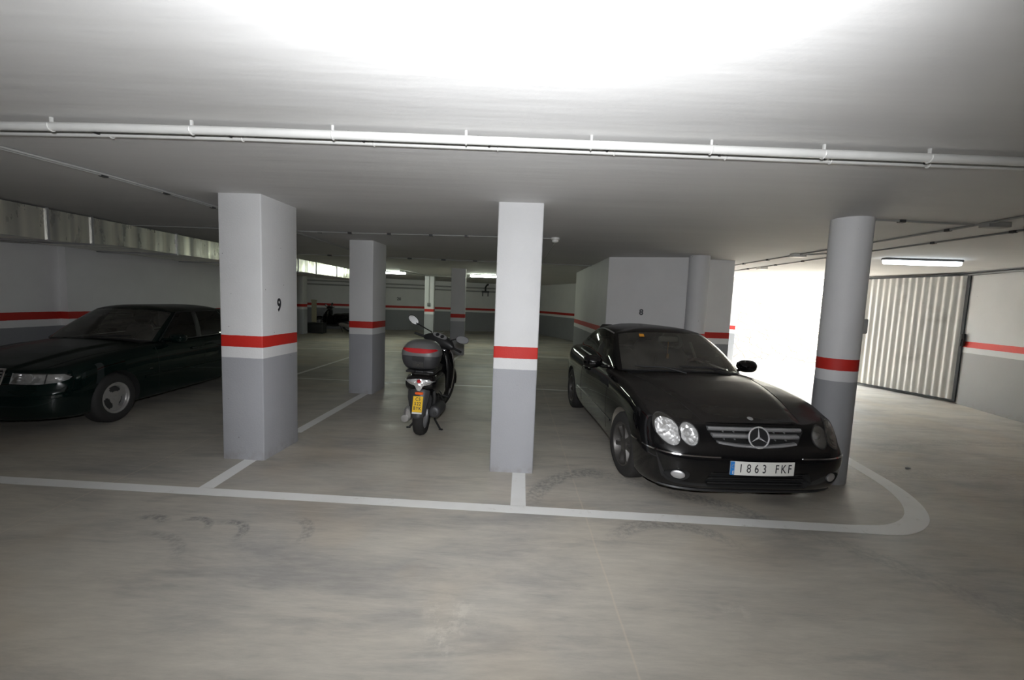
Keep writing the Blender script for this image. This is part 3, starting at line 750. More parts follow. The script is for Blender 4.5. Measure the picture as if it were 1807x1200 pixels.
def ribbon(bm, hits, w, off, thick=0.006, dirn=None):
    """raised band following surface hits [(point, normal)]"""
    rows = []
    for i, (p, nn_) in enumerate(hits):
        t = (hits[min(i + 1, len(hits) - 1)][0] - hits[max(i - 1, 0)][0]).normalized(); s = nn_.cross(t).normalized()
        rows.append([bm.verts.new(q) for q in (p - s * w / 2 - nn_ * 0.004, p - s * w / 2 * 0.7 + nn_ * (off + thick), p + s * w / 2 * 0.7 + nn_ * (off + thick), p + s * w / 2 - nn_ * 0.004)])
    for a, b in zip(rows, rows[1:]):
        for k in range(4): bm.faces.new([a[k], a[(k + 1) % 4], b[(k + 1) % 4], b[k]])
    bm.faces.new(rows[0][::-1]); bm.faces.new(rows[-1])
def ellipse_pts(c, a, b, tilt, n=36, s=1.0):
    """c=(v,z); tilt in degrees leans the long axis outwards (+v)"""
    t = R(tilt)
    return [(c[0] + s * (a * cos(q) * sin(t) + b * sin(q) * cos(t)), c[1] + s * (a * cos(q) * cos(t) - b * sin(q) * sin(t))) for q in (2 * pi * k / n for k in range(n))]
def lens_mesh(S, c, a, b, tilt, sg, off=0.003, rings=7, n=36):
    bm = bm_new(); ctr = S.front(sg * c[0], c[1]); prev = None
    cv = bm.verts.new(ctr[0] + ctr[1] * (off + 0.006))
    for r in range(1, rings + 1):
        s = r / rings; row = []
        for v, z in ellipse_pts(c, a, b, tilt, n, s):
            p, q = S.front(sg * v, z); row.append(bm.verts.new(p + q * (off + 0.006 * (1 - s * s))))
        for k in range(n):
            if prev is None: bm.faces.new([cv, row[k], row[(k + 1) % n]])
            else: bm.faces.new([prev[k], row[k], row[(k + 1) % n], prev[(k + 1) % n]])
        prev = row
    return bm
def ellipsoid(c, M3, n=36, m_=14):
    bm = bm_new(); rows = []
    for i in range(1, m_):
        th = pi * i / m_; rows.append([bm.verts.new(c + M3 @ V((cos(th), sin(th) * cos(2 * pi * k / n), sin(th) * sin(2 * pi * k / n)))) for k in range(n)])
    a = bm.verts.new(c + M3 @ V((1, 0, 0))); b = bm.verts.new(c + M3 @ V((-1, 0, 0)))
    for k in range(n):
        bm.faces.new([a, rows[0][k], rows[0][(k + 1) % n]]); bm.faces.new([b, rows[-1][(k + 1) % n], rows[-1][k]])
        for A, B in zip(rows, rows[1:]): bm.faces.new([A[k], B[k], B[(k + 1) % n], A[(k + 1) % n]])
    return bm
def greenhouse(G, parent, mt_body, mt_wind, mt_side, seams_mat):
    """cabin shell: base ring -> top ring -> roof. G: base, top (half rings windscreen centre -> rear centre), seg classes"""
    SUB = 5
    base = spline(G['base'], SUB); top = spline(G['top'], SUB); nseg = len(base) - 1
    cls = G['cls']                               # class per control segment
    rows_t = [0, 0.03, 0.15, 0.3, 0.45, 0.6, 0.75, 0.88, 0.955, 1.0]
    def pt(b, t, s):
        bul = G.get('bulge', 0.022) * 4 * s * (1 - s); p = V(b).lerp(V(t), s)
        c = V((-1.9, 0, 0)); d = V((p.x - c.x, p.y, 0)); d.normalize()
        return p + d * bul + V((0, 0, bul * 0.35))
    zr = G['zr']; rc = G['rc']
    grid = []
    for s in rows_t: grid.append([pt(b, t, s) for b, t in zip(base, top)])
    for s in (0.97, 0.93, 0.86, 0.75, 0.6, 0.42, 0.22, 0.0):
        row = []
        for t in top:
            t = V(t); cx_ = min(max(t.x, rc[1]), rc[0]); p = V((cx_ + (t.x - cx_) * s, t.y * s, 0))
            p.z = zr - (zr - t.z) * s ** G.get('rp', 2.6); row.append(p)
        grid.append(row)
    bm = bm_new(); nt_ = len(rows_t)
    lay = {}
    for sg in (1, -1):
        vv = [[bm.verts.new((p.x, sg * p.y, p.z)) for p in r] for r in grid]
        for i in range(len(grid) - 1):
            for j in range(nseg):
                k = cls[j // SUB]
                if i >= nt_ - 1: c = 'roof'
                elif k in 'WSR' and 1 <= i < nt_ - 2 : c = k + ('+' if sg > 0 else '-') if k == 'S' else k
                elif k in 'WSR' and i == nt_ - 2: c = 'frame' if k == 'S' else 'roof'
                elif k in 'WSR' and i < 1: c = 'seal'
                else: c = 'roof'
                if k == 'B' and i < nt_ - 1 : c = 'pillar' + ('+' if sg > 0 else '-')
                if c == 'frame': c += '+' if sg > 0 else '-'
                try: f = bm.faces.new([vv[i][j], vv[i][j + 1], vv[i + 1][j + 1], vv[i + 1][j]] if sg < 0 else [vv[i][j + 1], vv[i][j], vv[i + 1][j], vv[i + 1][j + 1]])
                except ValueError: continue
                lay[f] = c
    me = bpy.data.meshes.new('g')
    keys = ['roof', 'W', 'S+', 'S-', 'R', 'seal', 'frame+', 'frame-', 'pillar+', 'pillar-']
    for f, c in lay.items(): f.material_index = keys.index(c)
    bmesh.ops.remove_doubles(bm, verts=bm.verts, dist=1e-4); bmesh.ops.recalc_face_normals(bm, faces=bm.faces)
    bm.to_mesh(me); bm.free()
    km = [bpy.data.materials.get('k_' + k) or bpy.data.materials.new('k_' + k) for k in keys]
    for x in km: me.materials.append(x)
    mp = {'roof': ('roof', mt_body), 'W': ('windshield', mt_wind), 'S+': (('side_window', 1), mt_side), 'S-': (('side_window', 2), mt_side), 'R': ('rear_window', mt_side),
          'seal': ('window_seal', M_BLACKP), 'frame+': (('window_trim', 1), G.get('trim', M_BLACKP)), 'frame-': (('window_trim', 2), G.get('trim', M_BLACKP)), 'pillar+': (('door_pillar', 1), M_BLACKP), 'pillar-': (('door_pillar', 2), M_BLACKP)}
    for i, x in enumerate(me.materials): pass
    # one material index for normals: treat all the same by remapping to 0 while remembering class
    bm = bm_new(); bm.from_mesh(me); idx = {tuple(round(c, 5) for c in f.calc_center_median()): f.material_index for f in bm.faces}
    for f in bm.faces: f.material_index = 0
    bm.to_mesh(me); bm.free()
    out = split_parts(me, lambda c, n, m: mp[keys[idx[tuple(round(q, 5) for q in c)]]], parent)
    for x in km: bpy.data.materials.remove(x)
    return out
def wheel(parent, loc, r, w, rr, spokes, sg, rim_m, style='spoke', steer=0.0):
    """wheel at loc; outer face towards sg*y"""
    T = Matrix.Translation(loc) @ Matrix.Rotation(steer, 4, 'Z') @ Matrix.Diagonal((1, sg, 1, 1))
    bm = bm_new(); h = w / 2
    lathe(bm, [(rr - 0.012, -h + 0.01), (rr + 0.01, -h), (r - 0.05, -h - 0.004), (r - 0.018, -h + 0.012), (r - 0.004, -h + 0.03), (r, -h * 0.4), (r, h * 0.4), (r - 0.004, h - 0.03),
               (r - 0.018, h - 0.012), (r - 0.05, h + 0.004), (rr + 0.01, h), (rr - 0.012, h - 0.01)], 56, 'Y', T, closed=True)
    ty = link('wheel', bm, M_RUBBER, parent, angle=40)
    bm = bm_new()
    lathe(bm, [(rr, h - 0.004), (rr - 0.012, h - 0.004), (rr - 0.022, h - 0.02), (rr - 0.03, -h + 0.02), (rr, -h + 0.01)], 56, 'Y', T, closed=True)
    fy = h - 0.022
    if style == 'spoke':
        for k in range(spokes):
            M_ = T @ Matrix.Rotation(2 * pi * k / spokes + 0.2, 4, 'Y'); pts = [(0.05, 0.036), (0.10, 0.027), (rr * 0.7, 0.024), (rr - 0.015, 0.034)]
            a = []; b = []
            for x, q in pts:
                yy = fy - 0.010 * (1 - abs(x / rr - 0.5))
                a.append([bm.verts.new(M_ @ V(p)) for p in ((x, yy - 0.03, -q), (x, yy, -q * 0.7), (x, yy + 0.004, 0), (x, yy, q * 0.7), (x, yy - 0.03, q))])
            for A, B in zip(a, a[1:]):
                for i in range(5): bm.faces.new([A[i], A[(i + 1) % 5], B[(i + 1) % 5], B[i]])
        lathe(bm, [(0.0001, fy + 0.006), (0.035, fy + 0.006), (0.066, fy - 0.004), (0.07, fy - 0.04), (0.0001, fy - 0.04)], 28, 'Y', T)
    else:
        # disc with three kidney openings
        nr_, na = 10, 96; g = []
        for i in range(nr_ + 1):
            q = rr * (0.06 + 0.90 * i / nr_); g.append([bm.verts.new(T @ V((q * cos(2 * pi * k / na), fy - 0.035 * (i / nr_) ** 3 * (0.5) + 0.004, q * sin(2 * pi * k / na)))) for k in range(na)])
        for i in range(nr_):
            for k in range(na):
                a = ((k + 0.5) / na * 360 - 90) % 120; a = min(a, 120 - a); hole = 4 <= i <= 7 and a < (36 if i in (5, 6) else 29)
                if not hole: bm.faces.new([g[i][k], g[i][(k + 1) % na], g[i + 1][(k + 1) % na], g[i + 1][k]])
        lathe(bm, [(0.0001, fy + 0.012), (0.028, fy + 0.010), (0.032, fy + 0.002)], 24, 'Y', T)
    link('rim', bm, rim_m, ty, angle=40)
    bm = bm_new(); lathe(bm, [(0.0001, h - 0.07), (rr * 0.78, h - 0.07), (rr * 0.78, h - 0.085), (0.0001, h - 0.085)], 32, 'Y', T); link('brake_disc', bm, M_STEEL, ty)
    return ty
def loft_obj(name, secs, mt, parent, axis='Y', seg=24, n=5, M=None):
    bm = bm_new(); loft(bm, secs, seg, M, axis, n); return link(name, bm, mt, parent)
def car_seat(parent, x, y, z, mt, hr=True, w=0.25):
    bm = bm_new()
    loft(bm, [(x - 0.28, y, z, w, 0.05, 3), (x, y, z + 0.01, w, 0.075, 3), (x + 0.25, y, z, w * 0.95, 0.05, 3)], 20, axis='X')
    Mb = Matrix.Translation((x - 0.27, y, z)) @ Matrix.Rotation(R(-18), 4, 'Y')
    loft(bm, [(0.0, 0, 0, 0.06, w, 3), (0.25, 0, 0, 0.06, w, 3), (0.48, 0, 0, 0.05, w * 0.85, 3), (0.56, 0, 0, 0.025, w * 0.6, 3)], 20, Mb, 'Z')
    s = link('seat', bm, mt, parent)
    if hr:
        bm = bm_new(); loft(bm, [(0.60, 0, 0, 0.02, 0.09, 3), (0.64, 0, 0, 0.045, 0.13, 3), (0.74, 0, 0, 0.045, 0.125, 3), (0.80, 0, 0, 0.02, 0.08, 3)], 20, Mb, 'Z')
        for q in (-0.05, 0.05): tube(bm, [Mb @ V((0, q, 0.5)), Mb @ V((0, q, 0.66))], 0.006, 6)
        link('headrest', bm, mt, s)
    return s
def star_mesh(bm, c, r, tk, M_):
    """three-pointed star in a ring, in the local x = normal plane"""
    tube(bm, [M_ @ V((0, r * cos(2 * pi * k / 40), r * sin(2 * pi * k / 40))) for k in range(40)], tk, 8, closed=True)
    for k in range(3):
        a = pi / 2 + k * 2 * pi / 3; tip = V((0, r * cos(a), r * sin(a)))
        b = [V((0, 0.13 * r * cos(a + q), 0.13 * r * sin(a + q))) for q in (pi / 3, -pi / 3)]
        f = V((0.012, 0, 0)); vs = [bm.verts.new(M_ @ p) for p in (tip, b[0], V((0, 0, 0)), b[1], f * 1.0)]
        for q in ((0, 1, 4), (0, 4, 3), (1, 2, 4), (2, 3, 4)): bm.faces.new([vs[i] for i in q])
def plate_text(s, size, parent, M_, sx, spacing=1.0): return text_mesh(s, size, 0.0008, M_INK, 'plate_lettering', parent, M_, sx, spacing)

# ---- black coupe
def coupe():
    th = 0.045
    root = empty('car', (2.03, 4.25, 0), (0, 0, -(pi / 2 - th))); root.scale = (1.025, 1.025, 1.025)
    tag(root, 'black two-door coupe with twin round headlights and a white number plate', 'car', 'parked cars')
    def ridge(x, v):
        if x < -0.55 or x > 0.85: return 0.0
        vr = 0.40 + (0.60 - x) * 0.20; t = min(1, max(0, (vr + 0.035 - v) / 0.07)); k = min(1, (0.85 - x) / 0.2) * min(1, (x + 0.55) / 0.15)
        return 0.014 * (t * t * (3 - 2 * t)) * max(0, k)
    P = dict(W=0.880, u0f=-0.10, u0r=-2.75, nf=4.8, nr=2.9,
             uf=pw([(0.15, 0.70), (0.20, 0.77), (0.26, 0.825), (0.34, 0.85), (0.44, 0.865), (0.50, 0.860), (0.55, 0.828), (0.60, 0.785), (0.66, 0.752), (0.71, 0.730), (0.75, 0.700), (0.79, 0.64)]),
             ur=pw([(0.15, -3.70), (0.3, -3.79), (0.55, -3.80), (0.8, -3.76), (1.0, -3.72)]),
             zb=pw([(-3.8, 0.24), (-3.2, 0.19), (-0.6, 0.175), (0.4, 0.165), (0.70, 0.17), (0.86, 0.20)]),
             zt=pw([(-3.8, 0.94), (-3.3, 0.965), (-2.6, 0.955), (-1.8, 0.935), (-1.0, 0.925), (-0.5, 0.92), (0.0, 0.89), (0.4, 0.845), (0.7, 0.785), (0.86, 0.74)]),
             zc=pw([(-3.8, 0.97), (-3.1, 0.985), (-2, 0.985), (-0.6, 0.975), (-0.4, 0.965), (0.0, 0.925), (0.4, 0.865), (0.7, 0.80), (0.86, 0.745)]),
             wz=lambda u: 1.0 - 0.012 * math.exp(-((u + 1.3) / 0.6) ** 2), ridge=ridge)
    me = build_shell(P, 'coupe'); S = Surf(me)
    me.materials.append(M_BLACK)
    big, small = ((0.700, 0.668), 0.112, 0.084, 24), ((0.548, 0.655), 0.086, 0.072, 20)
    cut = []
    for sg in (1, -1):
        for ax in (0.0, -2.715):
            bm = bm_new(); M_ = Matrix.Translation((ax, sg * 0.78, 0.325)); lathe(bm, [(0.0001, -0.2), (0.352, -0.2), (0.352, 0.2), (0.0001, 0.2)], 48, 'Y', M_)
            bmesh.ops.remove_doubles(bm, verts=bm.verts, dist=2e-4); cut.append((bm, M_ARCHDUST if (ax == 0 and sg < 0) else M_ARCH))
        for (c, a, b, tl) in (big, small):
            t = R(tl); p, q = S.front(sg * c[0], c[1]); M3 = Matrix(((0.050, 0, 0), (0.0, b * cos(t), sg * a * sin(t)), (0.0, -sg * b * sin(t), a * cos(t))))
            # shear so the rim of the bowl follows the sloping skin
            e1 = S.front(sg * (c[0] + 0.03), c[1])[0]; e0 = S.front(sg * (c[0] - 0.03), c[1])[0]; k = (e1.x - e0.x) / (e1.y - e0.y)
            e3 = S.front(sg * c[0], c[1] + 0.03)[0]; e2 = S.front(sg * c[0], c[1] - 0.03)[0]; kz = (e3.x - e2.x) / (e3.z - e2.z)
            Sh = Matrix(((1, k, kz), (0, 1, 0), (0, 0, 1)))
            cut.append((ellipsoid(p, Sh @ M3), M_REFL))
        # fog lamp recess
        p, q = S.front(sg * 0.635, 0.335); k = -0.9 * sg
        cut.append((ellipsoid(p, Matrix(((1, k * 0.9, 0), (0, 1, 0), (0, 0, 1))) @ Matrix(((0.05, 0, 0), (0, 0.11, 0), (0, 0, 0.055)))), M_ARCH))
    gp = [(-0.405, 0.722), (0.405, 0.722), (0.40, 0.690), (0.335, 0.600), (0.20, 0.578), (0.0, 0.568), (-0.20, 0.578), (-0.335, 0.600), (-0.40, 0.690)]
    bm = bm_new(); a = [bm.verts.new((0.61, y, z)) for y, z in gp]; b = [bm.verts.new((1.0, y, z)) for y, z in gp]
    bm.faces.new(a[::-1]); bm.faces.new(b)
    for i in range(len(gp)): bm.faces.new([a[i], a[(i + 1) % len(gp)], b[(i + 1) % len(gp)], b[i]])
    cut.append((bm, M_ARCH))
    ip = [(-0.40, 0.385), (0.40, 0.385), (0.44, 0.30), (0.40, 0.245), (-0.40, 0.245), (-0.44, 0.30)]
    bm = bm_new(); a = [bm.verts.new((0.70, y, z)) for y, z in ip]; b = [bm.verts.new((1.0, y, z)) for y, z in ip]
    bm.faces.new(a[::-1]); bm.faces.new(b)
    for i in range(6): bm.faces.new([a[i], a[(i + 1) % 6], b[(i + 1) % 6], b[i]])
    cut.append((bm, M_ARCH))
    me2 = bool_cut(me, cut)
    hood_v = lambda x: 0.40 + (0.60 - x) * 0.20
    def cl(c, n, m):
        if m == 'lamp_reflector':
            return (('headlight', 1 if c.y > 0 else 2), M_REFL)
        if m in ('arch_liner',):
            if c.x > 0.4 and abs(c.y) < 0.46: return ('grille_opening', M_ARCH) if c.z > 0.5 else ('air_intake', M_ARCH)
            return (('fog_recess', c.y > 0), M_ARCH) if c.x > 0.42 else (('wheel_arch', (c.x > -1.3, c.y > 0)), M_ARCH)
        if m == 'dusty_arch_liner': return (('wheel_arch', 'dusty'), M_ARCHDUST)
        if -3.15 < c.x < -0.50 and abs(c.y) < 0.66 and n.z > 0.5: return None        # open under the cabin
        if n.z > 0.45 and -0.5 < c.x and abs(c.y) < hood_v(c.x) + 0.035 and c.z > 0.70: return ('hood', M_BLACK)
        if c.x > 0.30 and c.z < 0.555: return ('front_bumper', M_BLACK)
        if -1.98 < c.x < -0.62 and abs(c.y) > 0.66 and 0.29 < c.z : return (('door', 1 if c.y > 0 else 2), M_BLACK)
        return ('car_body', M_BLACK)
    parts = split_parts(me2, cl, root, [((-1.98, 0, 0), (1, 0, 0)), ((-0.62, 0, 0), (1, 0, 0)), ((0, 0, 0.29), (0, 0, 1)), ((0, 0, 0.555), (0, 0, 1)), ((0.30, 0, 0), (1, 0, 0)),
                                        ((0.60, 0.435, 0), (0.2, 1, 0)), ((0.60, -0.435, 0), (0.2, -1, 0)), ((-0.5, 0, 0), (1, 0, 0))])
    G = dict(base=[(-0.42, 0, 0.985), (-0.46, 0.30, 0.980), (-0.56, 0.55, 0.962), (-0.68, 0.685, 0.945), (-0.86, 0.74, 0.935), (-1.35, 0.765, 0.940), (-1.90, 0.765, 0.952), (-2.76, 0.735, 0.978), (-2.96, 0.68, 0.985), (-3.10, 0.58, 0.99), (-3.19, 0.32, 0.995), (-3.22, 0, 0.995)],
             top=[(-1.20, 0, 1.372), (-1.22, 0.25, 1.368), (-1.28, 0.45, 1.352), (-1.36, 0.555, 1.328), (-1.43, 0.585, 1.322), (-1.62, 0.600, 1.345), (-1.90, 0.600, 1.356), (-2.28, 0.585, 1.322), (-2.52, 0.555, 1.275), (-2.66, 0.47, 1.285), (-2.74, 0.25, 1.312), (-2.76, 0, 1.318)],
             cls='WWWASSSCRRR'[:3] + 'ASSSCRRR', zr=1.413, rc=(-1.5, -2.25), trim=M_SATIN, bulge=0.03)
    g = greenhouse(G, root, M_BLACK, M_WIN, M_WINS, None)
    for o_ in (g.get('windshield'),):
        if o_: pass
    # headlight lenses and bulbs
    for sg, key in ((1, 1), (-1, 2)):
        h = parts.get(('headlight', key)) or root
        for (c, a, b, tl) in (big, small):
            bm = lens_mesh(S, c, a * 1.0, b * 1.0, tl, sg); link('lens', bm, M_LENS, h)
            p, q = S.front(sg * c[0], c[1]); bm = bm_new(); M_ = Matrix.Translation(p + V((-0.04, 0, 0)))
            lathe(bm, [(0.034, -0.012), (0.034, 0.012), (0.026, 0.024), (0.0001, 0.032)], 20, 'X', M_); link('projector_bulb', bm, M_REFL, h)
            bm = bm_new(); ring = [S.front(sg * v, z) for v, z in ellipse_pts(c, a, b, tl, 40, 1.0)]
            tube(bm, [p + q * 0.002 for p, q in ring], 0.0045, 6, closed=True); link('lamp_surround', bm, M_BLACKP, h)
        p, q = S.front(sg * 0.635, 0.335); T_ = Matrix.Translation(p + V((-0.022, 0, 0))) @ Matrix.Rotation(sg * 0.45, 4, 'Z')
        bm = bm_new(); loft(bm, [(-0.02, 0, 0, 0.040, 0.026, 2), (0.008, 0, 0, 0.055, 0.034, 2), (0.016, 0, 0, 0.04, 0.022, 2), (0.018, 0, 0, 0.01, 0.006, 2)], 24, T_, 'X'); link('fog_light', bm, M_SATIN, root)
        # bumper chrome strips
        bm = bm_new(); hits = []
        for i in range(22):
            v = 0.335 + (0.84 - 0.335) * (i / 21) ** 0.8; z = 0.506 + 0.002 * i / 21
            hits.append(S.front(sg * v, z))
        for u in (0.36, 0.31): hits.append(S.side(u, 0.505, sg))
        ribbon(bm, hits, 0.016, 0.0); link('bumper_trim', bm, M_CHROME, root)
        # side rub strip
        bm = bm_new(); ribbon(bm, [S.side(u, 0.43 + 0.012 * (-u), sg) for u in [-0.42 - 0.1 * i for i in range(19)]], 0.022, 0.0, 0.008); link('side_trim', bm, M_BLACK, root)
        bm = bm_new(); ribbon(bm, [S.side(u, 0.437 + 0.012 * (-u), sg) for u in [-0.42 - 0.1 * i for i in range(19)]], 0.006, 0.004, 0.006); link('side_trim', bm, M_CHROME, root)
        # door handle
        p, q = S.side(-1.75, 0.80, sg); bm = bm_new(); tube(bm, [p + V((0.1, 0, 0)), p + V((0.08, sg * 0.03, 0.004)), p + V((-0.08, sg * 0.03, 0.006)), p + V((-0.1, 0, 0.002))], 0.014, 10); link('door_handle', bm, M_BLACK, parts.get(('door', key)) or root)
        # mirrors
        bm = bm_new(); loft(bm, [(-0.10, 0, 0, 0.02, 0.02, 2.4), (-0.085, 0, 0, 0.09, 0.065, 2.6), (-0.02, 0.0, 0, 0.112, 0.078, 2.6), (0.05, -0.01, 0, 0.09, 0.058, 2.3), (0.09, -0.02, 0, 0.03, 0.02, 2)], 24,
                            Matrix.Translation((-0.98, sg * 0.955, 0.99)) @ Matrix.Diagonal((1, sg, 1, 1)) @ Matrix.Rotation(R(-12), 4, 'Z'), 'X')
        tube(bm, [(-1.0, sg * 0.90, 0.955), (-0.99, sg * 0.83, 0.935), (-0.98, sg * 0.73, 0.945)], [0.03, 0.026, 0.03], 10, 0.7)
        mr = link('side_mirror', bm, M_BLACK, root)
        bm = bm_new(); T_ = Matrix.Translation((-1.083, sg * 0.955, 0.99)) @ Matrix.Diagonal((1, sg, 1, 1)) @ Matrix.Rotation(R(-12), 4, 'Z'); loft(bm, [(-0.004, 0, 0, 0.082, 0.056, 2.6), (0.004, 0, 0, 0.082, 0.056, 2.6)], 24, T_, 'X', 1); link('mirror_glass', bm, M_MIRROR, mr)
        bm = bm_new(); loft(bm, [(-0.02, 0, 0, 0.07, 0.022, 2), (0.0, 0, 0, 0.062, 0.018, 2), (0.012, 0, 0, 0.03, 0.008, 2)], 20, Matrix.Translation((-0.928, sg * 0.962, 0.975)), 'X'); link('indicator_lens', bm, M_REFL, mr)
        bm = bm_new(); ribbon(bm, [(V((u, sg * (0.772 - 0.04 * max(0, -u - 1.9)), 0.948 + 0.012 * (-u - 0.9))), V((0, sg * 0.9, 0.4))) for u in [-0.92 - 0.1 * i for i in range(19)]], 0.020, 0.0, 0.005); link('window_trim', bm, M_SATIN, root)
        bm = bm_new(); tube(bm, [(-1.80, sg * 0.60, 1.20), (-1.62, sg * 0.64, 0.92)], 0.022, 8, 0.2); link('seat_belt', bm, M_GREYP, root)
        # gaps
        bm = bm_new(); tube(bm, [S.side(-0.62, z / 100, sg)[0] for z in range(30, 92, 3)], 0.0028, 5); tube(bm, [S.side(-1.98, z / 100, sg)[0] for z in range(30, 94, 3)], 0.0028, 5); link('door_gap', bm, M_ARCH, parts.get(('door', key)) or root)
        bm = bm_new(); tube(bm, [S.top(x, sg * (hood_v(x) + 0.035))[0] for x in [0.66 - 0.06 * i for i in range(20)]], 0.003, 5); link('hood_gap', bm, M_ARCH, parts.get('hood') or root)
    # grille bars and star
    gr = empty('grille', (0, 0, 0)); gr.parent = root
    bm = bm_new()
    for z, hw in ((0.640, 0.352), (0.588, 0.325)): pass
    bm.free()
    def bar(z0, hw, droop, h):
        bm = bm_new(); n = 24; rows = []
        for i in range(n + 1):
            v = -hw + 2 * hw * i / n; z = z0 - droop * (1 - (v / hw) ** 2); x = S.front(v, z)[0].x
            rows.append([bm.verts.new(q) for q in ((x - 0.035, v, z + h * 0.5), (x - 0.004, v, z + h * 0.42), (x + 0.004, v, z), (x - 0.006, v, z - h * 0.45), (x - 0.035, v, z - h * 0.5))])
        for A, B in zip(rows, rows[1:]):
            for k in range(5): bm.faces.new([A[k], A[(k + 1) % 5], B[(k + 1) % 5], B[k]])
        bm.faces.new(rows[0][::-1]); bm.faces.new(rows[-1]); link('grille_bar', bm, M_SATIN, gr)
    bar(0.702, 0.392, 0.0, 0.034); bar(0.650, 0.362, 0.002, 0.034); bar(0.598, 0.325, 0.022, 0.028)
    for v in (-0.26, -0.17, 0.17, 0.26):
        for z in (0.678, 0.622):
            bm = bm_new(); x = S.front(v, z)[0].x - 0.02; box(bm, x - 0.02, x, v - 0.002, v + 0.002, z - 0.005, z + 0.005); link('grille_clip', bm, M_SATIN, gr)
    bm = bm_new(); box(bm, 0.625, 0.64, -0.39, 0.39, 0.575, 0.72); link('grille_mesh', bm, M_ARCH, gr)
    Ms = Matrix.Translation((0.792, 0, 0.655)) @ Matrix.Rotation(R(-12), 4, 'Y')
    bm = bm_new(); star_mesh(bm, None, 0.083, 0.0065, Ms); st = link('star_emblem', bm, M_EMBLEM, gr, angle=20)
    bm = bm_new(); lathe(bm, [(0.0001, -0.012), (0.079, -0.012), (0.079, -0.005), (0.0001, -0.005)], 32, 'X', Ms); tube(bm, [Ms @ V((-0.01, 0, 0)), Ms @ V((-0.12, 0, 0))], 0.05, 12); link('emblem_back', bm, M_BLACKP, st)
    p, q = S.top(0.655, 0); bm = bm_new(); lathe(bm, [(0.0001, 0.004), (0.020, 0.003), (0.026, -0.002)], 24, 'Z', Matrix.Translation(p) @ Matrix.Rotation(R(22), 4, 'Y')); link('hood_badge', bm, M_SATIN, root)
    # number plate
    X = 0.885; bm = bm_new(); n = 16; rows = []
    for i in range(n + 1):
        v = -0.26 + 0.52 * i / n; x = X - 0.22 * v * v; rows.append([bm.verts.new(q) for q in ((x, v, 0.375), (x, v, 0.485), (x - 0.006, v, 0.485), (x - 0.006, v, 0.375))])
    for i, (A, B) in enumerate(zip(rows, rows[1:])):
        for k in range(4):
            f = bm.faces.new([A[k], A[(k + 1) % 4], B[(k + 1) % 4], B[k]])
    bm.faces.new(rows[0]); bm.faces.new(rows[-1])
    pl = link('number_plate', bm, M_PLATE, root, smooth=False)
    bm = bm_new(); box(bm, X - 0.0165, X - 0.0125, -0.259, -0.217, 0.376, 0.484); box(bm, X - 0.0135, X - 0.0115, -0.262, -0.217, 0.376, 0.484); link('plate_band', bm, M_BLUE, pl, smooth=False)
    def PT(v, z, dx=0.0): return Matrix.Translation((X - 0.22 * v * v + 0.001 + dx, v, z)) @ Matrix.Rotation(math.atan(0.44 * v), 4, 'Z') @ Matrix.Rotation(R(90), 4, 'Z') @ Matrix.Rotation(R(90), 4, 'X')
    vs_ = [-0.180, -0.118, -0.056, 0.006, 0.110, 0.165, 0.218]
    for ch, v in zip('1863FKF', vs_): plate_text(ch, 0.098, pl, PT(v, 0.4285), 0.74)
    text_mesh('E', 0.036, 0.0008, M_PLATE, 'plate_lettering', pl, PT(-0.239, 0.395, 0.001), 0.8)
    bm = bm_new()
    for k in range(12):
        a = 2 * pi * k / 12; lathe(bm, [(0.0001, 0.0012), (0.002, 0.0)], 5, 'X', Matrix.Translation((X - 0.0108, -0.239 + 0.013 * cos(a), 0.445 + 0.013 * sin(a))))
    link('plate_stars', bm, M_YELLOW, pl)
    bm = bm_new(); box(bm, 0.80, X - 0.024, -0.262, 0.262, 0.372, 0.488, 0.004); link('plate_holder', bm, M_BLACKP, root)
    # lower lip and intake slats
    bm = bm_new()
    for z in (0.275, 0.315, 0.352): box(bm, 0.77, 0.80, -0.40, 0.40, z - 0.005, z + 0.005)
    link('intake_slats', bm, M_BLACKP, root, smooth=False)
    bm = bm_new(); hits = [S.front(v / 100, 0.205) for v in range(-74, 75, 6)]; ribbon(bm, hits, 0.03, 0.0, 0.012); link('bumper_lip', bm, M_BLACKP, root)
    # cowl vent and wipers
    bm = bm_new()
    rows = []
    for i in range(21):
        v = -0.62 + 1.24 * i / 20; x = -0.50 - 0.30 * (v / 0.62) ** 2 * 0.5; rows.append((S.top(x + 0.10, v)[0] + V((-0.09, 0, -0.004)), V((0, 0, 1))))
    ribbon(bm, rows, 0.11, 0.0, 0.004); link('cowl_panel', bm, M_BLACKP, root)
    def ws(s, v):   # point on the windscreen, s up, v across
        b = V((-0.42 - 0.14 * (v / 0.56) ** 2, v, 0.985 - 0.023 * (v / 0.56) ** 2)); t = V((-1.20, v * 0.8, 1.372)); return b.lerp(t, s) + V((0.01, 0, 0.022))
    for v0, v1, s0 in ((-0.10, -0.58, 0.05), (0.42, -0.12, 0.07)):
        bm = bm_new(); tube(bm, [ws(-0.06, v0) + V((0.03, 0, 0)), ws(s0 * .4, v0 + (v1 - v0) * 0.4) + V((0.012, 0, 0.015)), ws(s0, v1 * 0.9)], 0.008, 8)
        tube(bm, [ws(s0 * 0.4, v0 + (v1 - v0) * 0.0) , ws(s0 * 1.1, v0 + (v1 - v0) * 0.5), ws(s0 * 1.3, v1)], 0.007, 6); link('wiper', bm, M_BLACKP, root)
    # wheels
    for ax in (0.0, -2.715):
        for sg in (1, -1): wheel(root, V((ax, sg * 0.765, 0.318)), 0.318, 0.215, 0.212, 7, sg, M_RIMD, 'spoke', R(6) if ax == 0 else 0.0)
